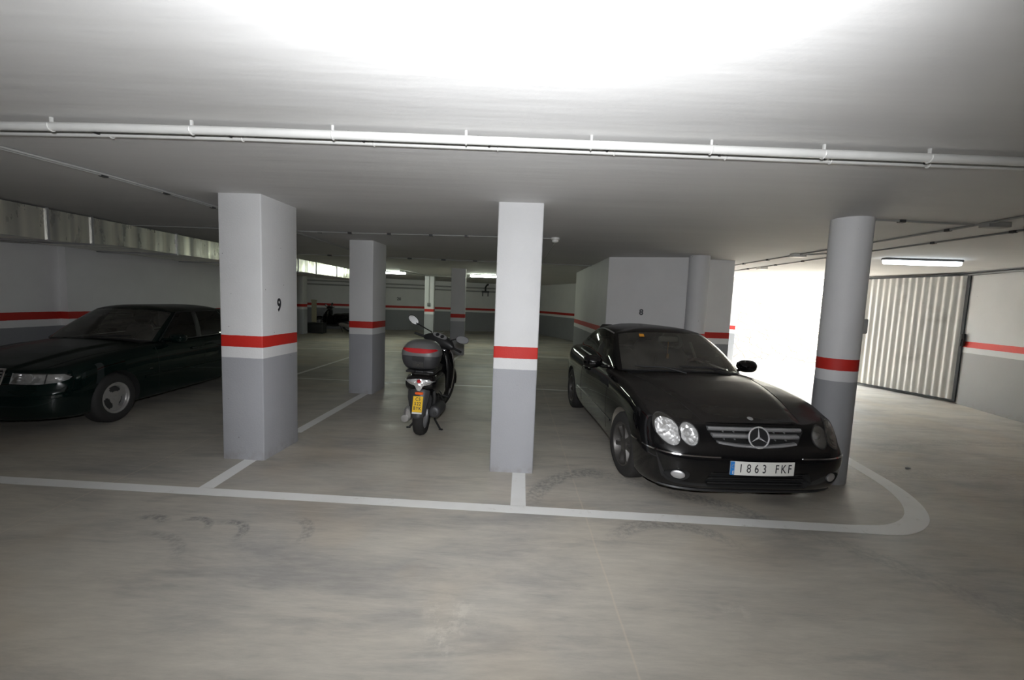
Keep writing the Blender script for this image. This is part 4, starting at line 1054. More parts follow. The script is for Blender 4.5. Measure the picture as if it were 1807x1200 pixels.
    # interior
    bm = bm_new(); box(bm, -3.05, -0.52, -0.66, 0.66, 0.30, 0.34); box(bm, -3.0, -0.6, 0.66, 0.69, 0.30, 0.93); box(bm, -3.0, -0.6, -0.69, -0.66, 0.30, 0.93); box(bm, -3.05, -2.75, -0.66, 0.66, 0.3, 0.93)
    link('cabin_lining', bm, M_SEAT, root, smooth=False)
    loft_obj('dashboard', [(-0.69, -0.72, 0.80, 0.16, 0.10, 3), (-0.3, -0.75, 0.83, 0.20, 0.125, 3), (0.3, -0.75, 0.83, 0.20, 0.125, 3), (0.69, -0.72, 0.80, 0.16, 0.10, 3)], M_SEAT, root, 'Y', M=Matrix(((1, 0, 0, 0), (0, 1, 0, 0), (0, 0, 1, 0), (0, 0, 0, 1))))
    for y in (0.37, -0.37): car_seat(root, -1.45, y, 0.55, M_SEAT)
    for y in (0.33, -0.33): car_seat(root, -2.25, y, 0.60, M_SEAT, True, 0.27)
    bm = bm_new(); Mw = Matrix.Translation((-1.02, 0.37, 0.88)) @ Matrix.Rotation(R(-25), 4, 'Y')
    tube(bm, [Mw @ V((0, 0.185 * cos(2 * pi * k / 32), 0.185 * sin(2 * pi * k / 32))) for k in range(32)], 0.015, 8, closed=True)
    for a in (0, 180, 270): tube(bm, [Mw @ V((0, 0, 0)), Mw @ V((0, 0.18 * cos(R(a)), 0.18 * sin(R(a))))], 0.02, 8, 0.5)
    lathe(bm, [(0.0001, 0.03), (0.06, 0.02), (0.07, -0.02), (0.0001, -0.03)], 20, 'X', Mw); link('steering_wheel', bm, M_SEAT, root)
    loft_obj('rear_view_mirror', [(-0.12, -1.12, 1.275, 0.012, 0.02, 3), (-0.09, -1.12, 1.28, 0.022, 0.034, 3), (0.09, -1.12, 1.28, 0.022, 0.034, 3), (0.12, -1.12, 1.275, 0.012, 0.02, 3)], M_WHITEP, root, 'Y')
    bm = bm_new(); tube(bm, [(-1.11, 0.0, 1.25), (-1.115, 0.004, 1.10)], 0.004, 6); box(bm, -1.125, -1.10, -0.012, 0.016, 1.04, 1.10, 0.004); link('hanging_ornament', bm, M_AMBER, root)
    bm = bm_new(); q = [(0.90, -0.44), (0.90, -0.37), (0.82, -0.37), (0.82, -0.44)]; bm.faces.new([bm.verts.new(ws(a, b * 1.02) - V((0.012, 0, 0.018))) for a, b in q]); link('windscreen_sticker', bm, M_AMBER, root)
    return root
CLK = coupe()

# ---- dark green saloon
def saloon():
    th = 0.035
    root = empty('car', (-5.80, 5.26, 0), (0, 0, -(pi / 2 - th)))
    tag(root, 'dark green four-door saloon with rectangular headlights parked left of pillar 9', 'car', 'parked cars')
    def ridge(x, v):
        if x < -0.5 or x > 0.72: return 0.0
        vr = 0.33 + (0.70 - x) * 0.16; t = min(1, max(0, (vr + 0.03 - v) / 0.06)); k = min(1, (0.72 - x) / 0.1)
        return 0.016 * (t * t * (3 - 2 * t)) * max(0, k)
    P = dict(W=0.860, u0f=-0.02, u0r=-2.9, nf=4.4, nr=3.8,
             uf=pw([(0.15, 0.66), (0.22, 0.755), (0.32, 0.79), (0.42, 0.80), (0.50, 0.795), (0.535, 0.765), (0.60, 0.735), (0.70, 0.715), (0.76, 0.69), (0.80, 0.64)]),
             ur=pw([(0.15, -3.60), (0.3, -3.70), (0.55, -3.72), (0.8, -3.68), (1.0, -3.64)]),
             zb=pw([(-3.7, 0.26), (-3.2, 0.20), (-0.6, 0.19), (0.4, 0.19), (0.79, 0.21)]),
             zt=pw([(-3.7, 0.95), (-3.2, 0.97), (-2.4, 0.955), (-1.5, 0.94), (-0.6, 0.925), (0.0, 0.875), (0.4, 0.825), (0.65, 0.78), (0.79, 0.75)]),
             zc=pw([(-3.7, 0.985), (-3.1, 1.0), (-2, 0.99), (-0.65, 0.985), (-0.3, 0.955), (0.1, 0.905), (0.5, 0.835), (0.70, 0.79), (0.79, 0.765)]),
             wz=lambda u: 1.0, ridge=ridge)
    me = build_shell(P, 'saloon'); S = Surf(me); me.materials.append(M_GREEN); cut = []
    for sg in (1, -1):
        for ax in (0.0, -2.69):
            bm = bm_new(); lathe(bm, [(0.0001, -0.2), (0.345, -0.2), (0.345, 0.2), (0.0001, 0.2)], 48, 'Y', Matrix.Translation((ax, sg * 0.78, 0.315)))
            bmesh.ops.remove_doubles(bm, verts=bm.verts, dist=2e-4); cut.append((bm, M_ARCH))
        # headlight box
        hp = [(0.36, 0.725), (0.36, 0.70), (0.345, 0.610), (0.60, 0.603), (0.74, 0.615), (0.79, 0.64), (0.80, 0.67), (0.76, 0.705)]
        back = lambda v: 0.64 - max(0, (v - 0.45)) * 0.75
        bm = bm_new(); a = [bm.verts.new((back(v), sg * v, z)) for v, z in hp]; b = [bm.verts.new((1.0, sg * v, z)) for v, z in hp]
        bm.faces.new(a[::-1]); bm.faces.new(b)
        for i in range(len(hp)): bm.faces.new([a[i], a[(i + 1) % len(hp)], b[(i + 1) % len(hp)], b[i]])
        cut.append((bm, M_REFL))
    gp = [(-0.295, 0.755), (0.295, 0.755), (0.235, 0.545), (-0.235, 0.545)]
    bm = bm_new(); a = [bm.verts.new((0.64, y, z)) for y, z in gp]; b = [bm.verts.new((1.0, y, z)) for y, z in gp]; bm.faces.new(a[::-1]); bm.faces.new(b)
    for i in range(4): bm.faces.new([a[i], a[(i + 1) % 4], b[(i + 1) % 4], b[i]])
    cut.append((bm, M_ARCH))
    me2 = bool_cut(me, cut); hood_v = lambda x: 0.33 + (0.70 - x) * 0.16
    def cl(c, n, m):
        if m == 'lamp_reflector': return (('headlight', 1 if c.y > 0 else 2), M_REFL)
        if m == 'arch_liner':
            if c.x > 0.5 and abs(c.y) < 0.32: return ('grille_opening', M_ARCH)
            return (('wheel_arch', (c.x > -1.3, c.y > 0)), M_ARCH)
        if -3.0 < c.x < -0.62 and abs(c.y) < 0.66 and n.z > 0.5: return None
        if n.z > 0.45 and -0.55 < c.x and abs(c.y) < hood_v(c.x) + 0.25 and c.z > 0.72: return ('hood', M_GREEN)
        if c.x > 0.36 and c.z < 0.54: return ('front_bumper', M_GREEN)
        if abs(c.y) > 0.66 and c.z > 0.30:
            if -1.62 < c.x < -0.66: return (('front_door', 1 if c.y > 0 else 2), M_GREEN)
            if -2.42 < c.x < -1.62 : return (('rear_door', 1 if c.y > 0 else 2), M_GREEN)
        return ('car_body', M_GREEN)
    parts = split_parts(me2, cl, root, [((-1.62, 0, 0), (1, 0, 0)), ((-0.66, 0, 0), (1, 0, 0)), ((-2.42, 0, 0), (1, 0, 0)), ((0, 0, 0.30), (0, 0, 1)), ((0, 0, 0.54), (0, 0, 1)), ((0.36, 0, 0), (1, 0, 0)), ((-0.55, 0, 0), (1, 0, 0)),
                                        ((0.70, 0.58, 0), (0.16, 1, 0)), ((0.70, -0.58, 0), (0.16, -1, 0))])
    G = dict(base=[(-0.52, 0, 0.99), (-0.55, 0.30, 0.985), (-0.62, 0.58, 0.965), (-0.74, 0.70, 0.945), (-0.86, 0.745, 0.935), (-1.55, 0.775, 0.945), (-1.66, 0.775, 0.948), (-2.35, 0.765, 0.96), (-2.72, 0.72, 0.975), (-2.92, 0.62, 0.99), (-3.02, 0.32, 1.0), (-3.05, 0, 1.0)],
             top=[(-1.22, 0, 1.392), (-1.23, 0.28, 1.388), (-1.27, 0.48, 1.372), (-1.33, 0.565, 1.352), (-1.38, 0.59, 1.345), (-1.66, 0.605, 1.362), (-1.76, 0.605, 1.362), (-2.28, 0.59, 1.360), (-2.50, 0.56, 1.350), (-2.60, 0.48, 1.355), (-2.64, 0.25, 1.370), (-2.65, 0, 1.374)],
             cls='WWWASBSCRRR', zr=1.44, rc=(-1.5, -2.2), bulge=0.022)
    greenhouse(G, root, M_GREEN, M_WIN, M_WINS, None)
    for sg, key in ((1, 1), (-1, 2)):
        h = parts.get(('headlight', key)) or root
        # lens following the skin, clear lamp and ribbed turn signal
        def lens(v0, v1, nm, mt):
            bm = bm_new(); rows = []
            zt_ = lambda v: 0.725 - max(0, v - 0.62) * 0.16; zb_2 = lambda v: 0.610 + max(0, v - 0.60) * 0.17
            for i in range(13):
                v = v0 + (v1 - v0) * i / 12; rows.append([])
                for j in range(7):
                    z = zb_2(v) + (zt_(v) - zb_2(v)) * j / 6; p, q = S.front(sg * v, z); rows[-1].append(bm.verts.new(p + q * 0.003))
            for A, B in zip(rows, rows[1:]):
                for j in range(6): bm.faces.new([A[j], A[j + 1], B[j + 1], B[j]])
            link(nm, bm, mt, h)
        lens(0.37, 0.655, 'lens', M_LENS); lens(0.662, 0.79, 'turn_signal_lens', M_LENS)
        bm = bm_new(); p0 = S.front(sg * 0.657, 0.61)[0]; p1 = S.front(sg * 0.657, 0.72)[0]; tube(bm, [p0, p1], 0.006, 6); link('lamp_divider', bm, M_BLACKP, h)
        p, q = S.front(sg * 0.50, 0.665); bm = bm_new(); lathe(bm, [(0.05, 0), (0.045, -0.02), (0.012, -0.04), (0.012, -0.01), (0.0001, -0.005)], 24, 'X', Matrix.Translation(p + V((-0.02, 0, 0)))); link('projector_bulb', bm, M_REFL, h)
        p, q = S.side(-0.52, 0.60, sg); bm = bm_new(); ribbon(bm, [S.side(u, 0.605, sg) for u in (-0.49, -0.51, -0.53, -0.55)], 0.028, 0.0, 0.006); link('side_indicator', bm, M_LENS, root)
        # bumper and side mouldings
        bm = bm_new(); hits = [S.front(sg * v, 0.47) for v in [0.05 * i for i in range(17)]] + [S.side(u, 0.47, sg) for u in (0.34, 0.32)]; ribbon(bm, hits, 0.045, 0.0, 0.010); link('bumper_trim', bm, M_GREEN, root)
        bm = bm_new(); ribbon(bm, [S.side(u, 0.50, sg) for u in [-0.42 - 0.1 * i for i in range(20)]], 0.05, 0.0, 0.012); link('side_trim', bm, M_GREEN, root)
        for u in (-1.45, -2.22):
            d_ = parts.get(('front_door' if u > -1.6 else 'rear_door', key)) or root
            p, q = S.side(u, 0.80, sg); bm = bm_new(); tube(bm, [p + V((0.105, 0, 0)), p + V((0.09, sg * 0.03, 0.004)), p + V((-0.09, sg * 0.03, 0.004)), p + V((-0.105, 0, 0))], 0.017, 10); link('door_handle', bm, M_GREEN, d_)
        for u in (-0.66, -1.62, -2.42):
            bm = bm_new(); tube(bm, [S.side(u, z / 100, sg)[0] for z in range(30, 93, 3)], 0.0028, 5); link('door_gap', bm, M_ARCH, root)
        bm = bm_new(); tube(bm, [S.top(x, sg * (hood_v(x) + 0.25))[0] for x in [0.60 - 0.06 * i for i in range(20)]], 0.003, 5); link('hood_gap', bm, M_ARCH, parts.get('hood') or root)
        bm = bm_new(); tube(bm, [V((-0.80, sg * 0.765, 0.955)), V((-1.36, sg * 0.60, 1.345)), V((-1.8, sg * 0.617, 1.366)), V((-2.3, sg * 0.60, 1.352)), V((-2.66, sg * 0.735, 0.985))], 0.008, 6); link('window_gutter', bm, M_BLACKP, root)
    sg = 1
    bm = bm_new(); loft(bm, [(-0.08, 0, 0, 0.085, 0.06, 3), (-0.02, 0.0, 0, 0.10, 0.07, 3), (0.04, -0.01, 0, 0.085, 0.055, 3), (0.07, -0.02, 0, 0.03, 0.02, 2)], 24,
                        Matrix.Translation((-0.92, sg * 0.935, 0.985)) @ Matrix.Diagonal((1, sg, 1, 1)), 'X'); tube(bm, [(-0.92, sg * 0.85, 0.965), (-0.92, sg * 0.73, 0.96)], 0.035, 10, 0.7)
    mr = link('side_mirror', bm, M_GREEN, root)
    bm = bm_new(); loft(bm, [(-0.004, 0, 0, 0.078, 0.052, 3), (0.003, 0, 0, 0.078, 0.052, 3)], 24, Matrix.Translation((-1.002, sg * 0.935, 0.985)), 'X', 1); link('mirror_glass', bm, M_MIRROR, mr)
    gr = empty('grille', (0, 0, 0)); gr.parent = root
    bm = bm_new(); box(bm, 0.665, 0.675, -0.29, 0.29, 0.55, 0.75); link('grille_mesh', bm, M_ARCH, gr)
    bm = bm_new(); tube(bm, [(0.732, -0.235, 0.55), (0.712, -0.29, 0.745), (0.700, -0.28, 0.762), (0.695, 0.28, 0.762), (0.712, 0.29, 0.745), (0.732, 0.235, 0.55)], 0.013, 8); tube(bm, [(0.735, -0.24, 0.55), (0.735, 0.24, 0.55)], 0.010, 8); link('grille_surround', bm, M_CHROME, gr)
    for z in (0.585, 0.62, 0.655, 0.69, 0.725):
        bm = bm_new(); w_ = 0.235 + (z - 0.55) * 0.27; box(bm, 0.69, 0.715, -w_, w_, z - 0.004, z + 0.004); link('grille_bar', bm, M_SATIN, gr, smooth=False)
    bm = bm_new(); box(bm, 0.70, 0.722, -0.008, 0.008, 0.55, 0.75); link('grille_bar', bm, M_SATIN, gr, smooth=False)
    bm = bm_new(); box(bm, 0.795, 0.803, -0.26, 0.26, 0.34, 0.45, 0.003); link('number_plate', bm, M_PLATE, root, smooth=False)
    # hood star on its stalk
    p, q = S.top(0.62, 0); bm = bm_new(); Ms = Matrix.Translation(p + V((0, 0, 0.052))); star_mesh(bm, None, 0.03, 0.003, Ms); tube(bm, [p, p + V((0, 0, 0.022))], 0.004, 6); lathe(bm, [(0.02, -0.002), (0.018, 0.005), (0.0001, 0.006)], 16, 'Z', Matrix.Translation(p)); link('star_emblem', bm, M_CHROME, root)
    def ws(s, v):
        b = V((-0.52 - 0.10 * (v / 0.58) ** 2, v, 0.99)); t = V((-1.22, v * 0.85, 1.39)); return b.lerp(t, s) + V((0.01, 0, 0.018))
    bm = bm_new(); tube(bm, [ws(0.0, 0.0), ws(0.05, 0.3), ws(0.07, 0.52)], 0.010, 8); link('wiper', bm, M_BLACKP, root)
    for ax in (0.0, -2.69):
        for sg in (1, -1): wheel(root, V((ax, sg * 0.742, 0.310)), 0.310, 0.195, 0.195, 3, sg, M_RIM, 'disc')
    bm = bm_new(); box(bm, -3.0, -0.62, -0.66, 0.66, 0.30, 0.34); box(bm, -3.0, -0.7, 0.66, 0.69, 0.30, 0.93); box(bm, -3.0, -0.7, -0.69, -0.66, 0.30, 0.93); box(bm, -3.05, -2.75, -0.66, 0.66, 0.3, 0.94)
    link('cabin_lining', bm, M_SEAT, root, smooth=False)
    loft_obj('dashboard', [(-0.69, -0.80, 0.82, 0.16, 0.10, 3), (-0.3, -0.83, 0.85, 0.20, 0.12, 3), (0.3, -0.83, 0.85, 0.20, 0.12, 3), (0.69, -0.80, 0.82, 0.16, 0.10, 3)], M_SEAT, root, 'Y')
    for y in (0.36, -0.36): car_seat(root, -1.45, y, 0.56, M_SEAT)
    for y in (0.36, -0.36): car_seat(root, -2.25, y, 0.60, M_SEAT, True, 0.28)
    bm = bm_new(); Mw = Matrix.Translation((-1.05, 0.36, 0.90)) @ Matrix.Rotation(R(-25), 4, 'Y')
    tube(bm, [Mw @ V((0, 0.185 * cos(2 * pi * k / 32), 0.185 * sin(2 * pi * k / 32))) for k in range(32)], 0.014, 8, closed=True)
    for a in (0, 180, 270): tube(bm, [Mw @ V((0, 0, 0)), Mw @ V((0, 0.18 * cos(R(a)), 0.18 * sin(R(a))))], 0.02, 8, 0.5)
    link('steering_wheel', bm, M_SEAT, root)
    loft_obj('rear_view_mirror', [(-0.12, -1.15, 1.29, 0.012, 0.02, 3), (-0.09, -1.15, 1.295, 0.022, 0.032, 3), (0.09, -1.15, 1.295, 0.022, 0.032, 3), (0.12, -1.15, 1.29, 0.012, 0.02, 3)], M_BLACKP, root, 'Y')
    return root
SAL = saloon()

# ------------------------------------------------------------------ scooter (local: x right, y forward, z up, origin under the rear axle)
def bike_wheel(parent, name, r, w, rr, M_, nsp=5):
    bm = bm_new(); h = w / 2
    lathe(bm, [(rr, -h * 0.8), (r - 0.03, -h), (r - 0.012, -h * 0.7), (r, 0), (r - 0.012, h * 0.7), (r - 0.03, h), (rr, h * 0.8)], 48, 'X', M_, closed=True)
    t = link(name, bm, M_RUBBER, parent, angle=60)
    bm = bm_new(); lathe(bm, [(rr, -h * 0.7), (rr + 0.004, -h * 0.78), (rr - 0.02, -h * 0.6), (rr - 0.02, h * 0.6), (rr + 0.004, h * 0.78), (rr, h * 0.7)], 48, 'X', M_, closed=True)
    for k in range(nsp):
        a = 2 * pi * k / nsp; tube(bm, [M_ @ V((0, 0.03 * cos(a), 0.03 * sin(a))), M_ @ V((0, (rr - 0.01) * cos(a + .15), (rr - 0.01) * sin(a + .15)))], 0.02, 8, 0.7)
    lathe(bm, [(0.0001, -0.04), (0.045, -0.04), (0.045, 0.04), (0.0001, 0.04)], 24, 'X', M_)
    link('rim', bm, M_SATIN, t, angle=50); return t
def scooter(loc, rz, lean, steer, label, case=True, group=None):
    root = empty('scooter' if case else 'motorbike', loc, (0, lean, rz)); tag(root, label, 'scooter' if case else 'motorbike', group)
    bike_wheel(root, 'rear_wheel', 0.28, 0.13, 0.19, Matrix.Translation((0, 0, 0.28)))
    # body shell from tail to seat front
    loft_obj('tail_body', [(-0.262, 0, 0.72, 0.10, 0.04, 2.6), (-0.235, 0, 0.70, 0.17, 0.080, 3), (-0.10, 0, 0.675, 0.195, 0.125, 3), (0.15, 0, 0.63, 0.205, 0.16, 3), (0.45, 0, 0.58, 0.20, 0.21, 3), (0.66, 0, 0.54, 0.165, 0.24, 3), (0.74, 0, 0.50, 0.06, 0.14, 2.6)], M_BLACK, root)
    for sg in (1, -1):
        bm = bm_new(); tube(bm, [(sg * 0.165, -0.20, 0.735), (sg * 0.195, 0.0, 0.745), (sg * 0.20, 0.25, 0.72)], 0.006, 6); link('body_seam', bm, M_DKGREY, root)
    loft_obj('seat', [(-0.16, 0, 0.80, 0.09, 0.03, 2.6), (-0.08, 0, 0.815, 0.15, 0.045, 3), (0.2, 0, 0.82, 0.16, 0.05, 3), (0.36, 0, 0.80, 0.155, 0.045, 3), (0.6, 0, 0.79, 0.12, 0.045, 3), (0.74, 0, 0.76, 0.06, 0.03, 2.6)], M_SEAT, root)
    # rear fender and plate carrier
    bm = bm_new(); rows = []
    prof = [(-0.235, 0.655, 0.115, 0.00), (-0.265, 0.60, 0.118, 0.0), (-0.285, 0.52, 0.112, 0.0), (-0.310, 0.42, 0.098, 0), (-0.33, 0.34, 0.085, 0), (-0.335, 0.30, 0.072, 0), (-0.325, 0.285, 0.05, 0)]
    for y, z, w, _ in spline(prof, 4):
        rows.append([bm.verts.new((w * t, y + 0.05 * abs(t) ** 3 + d, z)) for t, d in ((-1, 0.03), (-1, 0), (-0.85, 0), (-0.5, 0), (0, 0), (0.5, 0), (0.85, 0), (1, 0), (1, 0.03), (0.5, 0.05), (-0.5, 0.05))])
    for A, B in zip(rows, rows[1:]):
        for k in range(len(A)): bm.faces.new([A[k], A[(k + 1) % len(A)], B[(k + 1) % len(A)], B[k]])
    bm.faces.new(rows[0]); bm.faces.new(rows[-1][::-1]); link('rear_fender', bm, M_DKGREY, root)
    Tp = Matrix.Translation((0, -0.309, 0.462)) @ Matrix.Rotation(R(-12), 4, 'X')
    bm = bm_new(); box(bm, -0.058, 0.058, -0.003, 0.003, -0.093, 0.093, 0.0, 0, Tp); pl = link('number_plate', bm, M_YELLOW if case else M_DKGREY, root, smooth=False)
    for s, z in (('C5', 0.058), ('522', 0.004), ('BYK', -0.050)) if case else (): text_mesh(s, 0.056, 0.0006, M_INK, 'plate_lettering', pl, Tp @ Matrix.Translation((0, -0.0045, z)) @ Matrix.Rotation(R(90), 4, 'X'), 0.85, 1.15, 0.001)
    bm = bm_new(); box(bm, -0.058, 0.058, -0.004, 0.004, -0.113, -0.095, 0.0, 0, Tp); link('plate_strip', bm, M_WHITEP, root, smooth=False)
    bm = bm_new(); loft(bm, [(-0.012, 0.006, 0, 0.045, 0.012, 4), (-0.006, 0.006, 0, 0.050, 0.016, 4), (0.01, 0.006, 0, 0.050, 0.016, 4)], 20, Matrix.Translation((0, -0.285, 0.588)), 'Y', 2); link('rear_reflector', bm, M_ORANGE, root)
    # tail light: wings and a drop in the middle
    bm = bm_new(); rows = []
    for i in range(25):
        t = -1 + 2 * i / 24; x = 0.178 * t; zt_ = 0.745 + 0.018 * (1 - t * t) - 0.012 * abs(t); zb_ = 0.738 - 0.055 * (1 - abs(t) ** 3) ; dropc = max(0, 1 - abs(t) / 0.28); zb_ -= 0.065 * min(1, dropc * 1.6)
        if zb_ > zt_ - 0.004: zb_ = zt_ - 0.004
        y = -0.300 + 0.060 * abs(t) ** 2.2
        rows.append([bm.verts.new(q) for q in ((x, y, zt_), (x, y - 0.016, (zt_ + zb_) / 2), (x, y, zb_), (x, y + 0.05, zb_), (x, y + 0.05, zt_))])
    for A, B in zip(rows, rows[1:]):
        for k in range(5): bm.faces.new([A[k], A[(k + 1) % 5], B[(k + 1) % 5], B[k]])
    bm.faces.new(rows[0][::-1]); bm.faces.new(rows[-1]); tl = link('tail_light', bm, M_REFL, root)
    bm = bm_new(); lathe(bm, [(0.0001, -0.008), (0.016, -0.005), (0.024, 0.004)], 18, 'Y', Matrix.Translation((0, -0.313, 0.735))); link('brake_lens', bm, M_REDL, tl)
    # rack
    bm = bm_new()
    for sg in (1, -1): tube(bm, [(sg * 0.14, 0.2, 0.855), (sg * 0.155, -0.05, 0.865), (sg * 0.13, -0.27, 0.86), (sg * 0.05, -0.31, 0.85)], 0.013, 8)
    tube(bm, [(-0.14, -0.16, 0.862), (0.14, -0.16, 0.862)], 0.012, 8); box(bm, -0.165, 0.165, -0.30, 0.0, 0.835, 0.86, 0.01); link('luggage_rack', bm, M_BLACKP, root)
    # muffler, transmission, engine
    bm = bm_new(); Tm = Matrix.Translation((0.185, 0, 0.345)) @ Matrix.Rotation(R(-4), 4, 'X')
    loft(bm, [(-0.24, 0, 0, 0.035, 0.035, 2), (-0.225, 0, 0, 0.068, 0.068, 2), (-0.15, 0, 0, 0.078, 0.078, 2), (0.20, 0, 0, 0.075, 0.075, 2), (0.32, 0, -0.02, 0.04, 0.04, 2), (0.46, -0.08, -0.03, 0.022, 0.022, 2)], 24, Tm, 'Y', 3)
    mf = link('muffler', bm, M_DKGREY, root); bm = bm_new(); lathe(bm, [(0.022, -0.25), (0.022, -0.235), (0.016, -0.235), (0.016, -0.15), (0.0001, -0.15)], 16, 'Y', Tm @ Matrix.Translation((0.012, 0, -0.015))); link('exhaust_tip', bm, M_BLACKP, mf)
    bm = bm_new(); loft(bm, [(-0.14, -0.145, 0.28, 0.03, 0.05, 2.4), (-0.10, -0.155, 0.28, 0.045, 0.085, 2.4), (0.05, -0.155, 0.29, 0.05, 0.09, 2.6), (0.30, -0.15, 0.33, 0.045, 0.08, 2.6), (0.42, -0.14, 0.34, 0.03, 0.05, 2.4)], 24)
    lathe(bm, [(0.045, -0.215), (0.04, -0.225), (0.0001, -0.228)], 20, 'X', Matrix.Translation((0, 0, 0.28))); lathe(bm, [(0.05, 0.0), (0.045, -0.04), (0.0001, -0.045)], 20, 'Y', Matrix.Translation((-0.18, -0.12, 0.235)))
    link('transmission_cover', bm, M_RIM, root)
    loft_obj('engine', [(0.05, 0.0, 0.42, 0.10, 0.10, 3), (0.30, 0, 0.38, 0.15, 0.13, 3), (0.50, 0, 0.36, 0.12, 0.11, 3)], M_BLACKP, root)
    bm = bm_new(); tube(bm, [(0.13, -0.02, 0.28), (0.16, -0.10, 0.50), (0.15, -0.13, 0.64)], 0.02, 8); tube(bm, [(-0.13, -0.02, 0.28), (-0.15, -0.10, 0.50), (-0.14, -0.13, 0.64)], 0.02, 8); link('shock_absorber', bm, M_STEEL, root)
    for sg, nm in ((1, 'footrest'), (-1, 'footrest')):
        bm = bm_new(); tube(bm, [(sg * 0.13, 0.42, 0.43), (sg * 0.26, 0.44, 0.40)], 0.016, 8, 0.7); tube(bm, [(sg * 0.13, 0.42, 0.43), (sg * 0.17, 0.50, 0.34)], 0.022, 8, 0.5); link(nm, bm, M_BLACKP, root)
    bm = bm_new()
    for sg in (1, -1): tube(bm, [(sg * 0.07, 0.38, 0.24), (sg * 0.11, 0.30, 0.12), (sg * 0.20, 0.22, 0.020)], 0.014, 8); tube(bm, [(sg * 0.19, 0.22, 0.016), (sg * 0.235, 0.20, 0.016)], 0.014, 8)
    tube(bm, [(-0.07, 0.38, 0.24), (0.07, 0.38, 0.24)], 0.014, 8); link('centre_stand', bm, M_BLACKP, root)
    # floorboard and leg shield
    loft_obj('floorboard', [(0.50, 0, 0.30, 0.14, 0.06, 4), (0.70, 0, 0.28, 0.17, 0.05, 4), (1.0, 0, 0.29, 0.17, 0.05, 4), (1.12, 0, 0.33, 0.16, 0.06, 4)], M_BLACKP, root)
    loft_obj('leg_shield', [(0.30, 0, 1.00, 0.15, 0.08, 3), (0.45, 0, 0.98, 0.21, 0.075, 3), (0.60, 0, 0.97, 0.228, 0.075, 3), (0.80, 0, 0.94, 0.225, 0.08, 3), (0.98, 0, 0.92, 0.18, 0.07, 3), (1.04, 0, 0.93, 0.11, 0.05, 3)], M_BLACK, root, 'Z')
    bm = bm_new(); tube(bm, spline([(0.205, 1.00, 0.40), (0.232, 0.97, 0.58), (0.234, 0.94, 0.76), (0.205, 0.91, 0.92), (0.15, 0.90, 1.0)], 5), 0.012, 8); tube(bm, spline([(-0.205, 1.00, 0.40), (-0.232, 0.97, 0.58), (-0.234, 0.94, 0.76), (-0.205, 0.91, 0.92), (-0.15, 0.90, 1.0)], 5), 0.008, 8)
    link('shield_edge_trim', bm, M_CHROME, root)
    loft_obj('front_cowl', [(0.30, 0, 1.16, 0.06, 0.05, 2.4), (0.45, 0, 1.18, 0.13, 0.07, 2.4), (0.70, 0, 1.12, 0.16, 0.09, 2.6), (0.92, 0, 1.02, 0.12, 0.08, 2.6), (1.0, 0, 0.98, 0.06, 0.05, 2.4)], M_BLACK, root, 'Z')
    loft_obj('centre_tunnel', [(0.50, 0, 0.52, 0.14, 0.24, 3), (0.70, 0, 0.50, 0.145, 0.22, 3), (0.90, 0, 0.55, 0.15, 0.26, 3), (1.05, 0, 0.60, 0.13, 0.26, 3)], M_BLACK, root)
    # steered assembly about the raked steering head
    Ax = Matrix.Translation((0, 1.02, 0.80)) @ Matrix.Rotation(R(28), 4, 'X'); St = Ax @ Matrix.Rotation(steer, 4, 'Z') @ Ax.inverted()
    bike_wheel(root, 'front_wheel', 0.31, 0.10, 0.215, St @ Matrix.Translation((0, 1.40, 0.31)))
    bm = bm_new()
    for sg in (1, -1): tube(bm, [St @ V((sg * 0.075, 1.40, 0.31)), St @ V((sg * 0.075, 1.17, 0.80))], 0.02, 8)
    tube(bm, [St @ V((0, 1.17, 0.78)), St @ V((0, 0.92, 1.05))], 0.03, 8); link('fork', bm, M_STEEL, root)
    bm = bm_new(); rr = [St @ V((0, 1.40 + 0.335 * cos(a), 0.31 + 0.335 * sin(a))) for a in [R(10 + 15 * i) for i in range(11)]]; tube(bm, rr, 0.05, 10, 1.0); link('front_fender', bm, M_BLACK, root)
    bm = bm_new(); loft(bm, [(-0.20, 0.90, 1.09, 0.03, 0.025, 2.4), (-0.15, 0.91, 1.095, 0.05, 0.045, 2.6), (-0.05, 0.93, 1.11, 0.08, 0.065, 2.6), (0.05, 0.93, 1.11, 0.08, 0.065, 2.6), (0.15, 0.91, 1.095, 0.05, 0.045, 2.6), (0.20, 0.90, 1.09, 0.03, 0.025, 2.4)],
                       24, St @ Matrix(((0, 1, 0, 0), (1, 0, 0, 0), (0, 0, 1, 0), (0, 0, 0, 1))) @ Matrix(((0, 1, 0, 0), (1, 0, 0, 0), (0, 0, 1, 0), (0, 0, 0, 1))), 'X') if False else None
    # handlebar cover: swap so the loft runs left to right
    Sw = St @ Matrix.Translation((0, 0.92, 1.10)) @ Matrix.Rotation(R(6) if case else 0.0, 4, 'Y')
    loft(bm, [(-0.24, -0.03, -0.01, 0.03, 0.03, 2.4), (-0.18, -0.01, 0, 0.07, 0.06, 2.6), (-0.07, 0.02, 0.005, 0.12, 0.085, 2.6), (0.07, 0.02, 0.005, 0.12, 0.085, 2.6), (0.18, -0.01, 0, 0.07, 0.06, 2.6), (0.24, -0.03, -0.01, 0.03, 0.03, 2.4)], 24, Sw, 'X')
    hb = link('handlebar', bm, M_BLACKP, root)
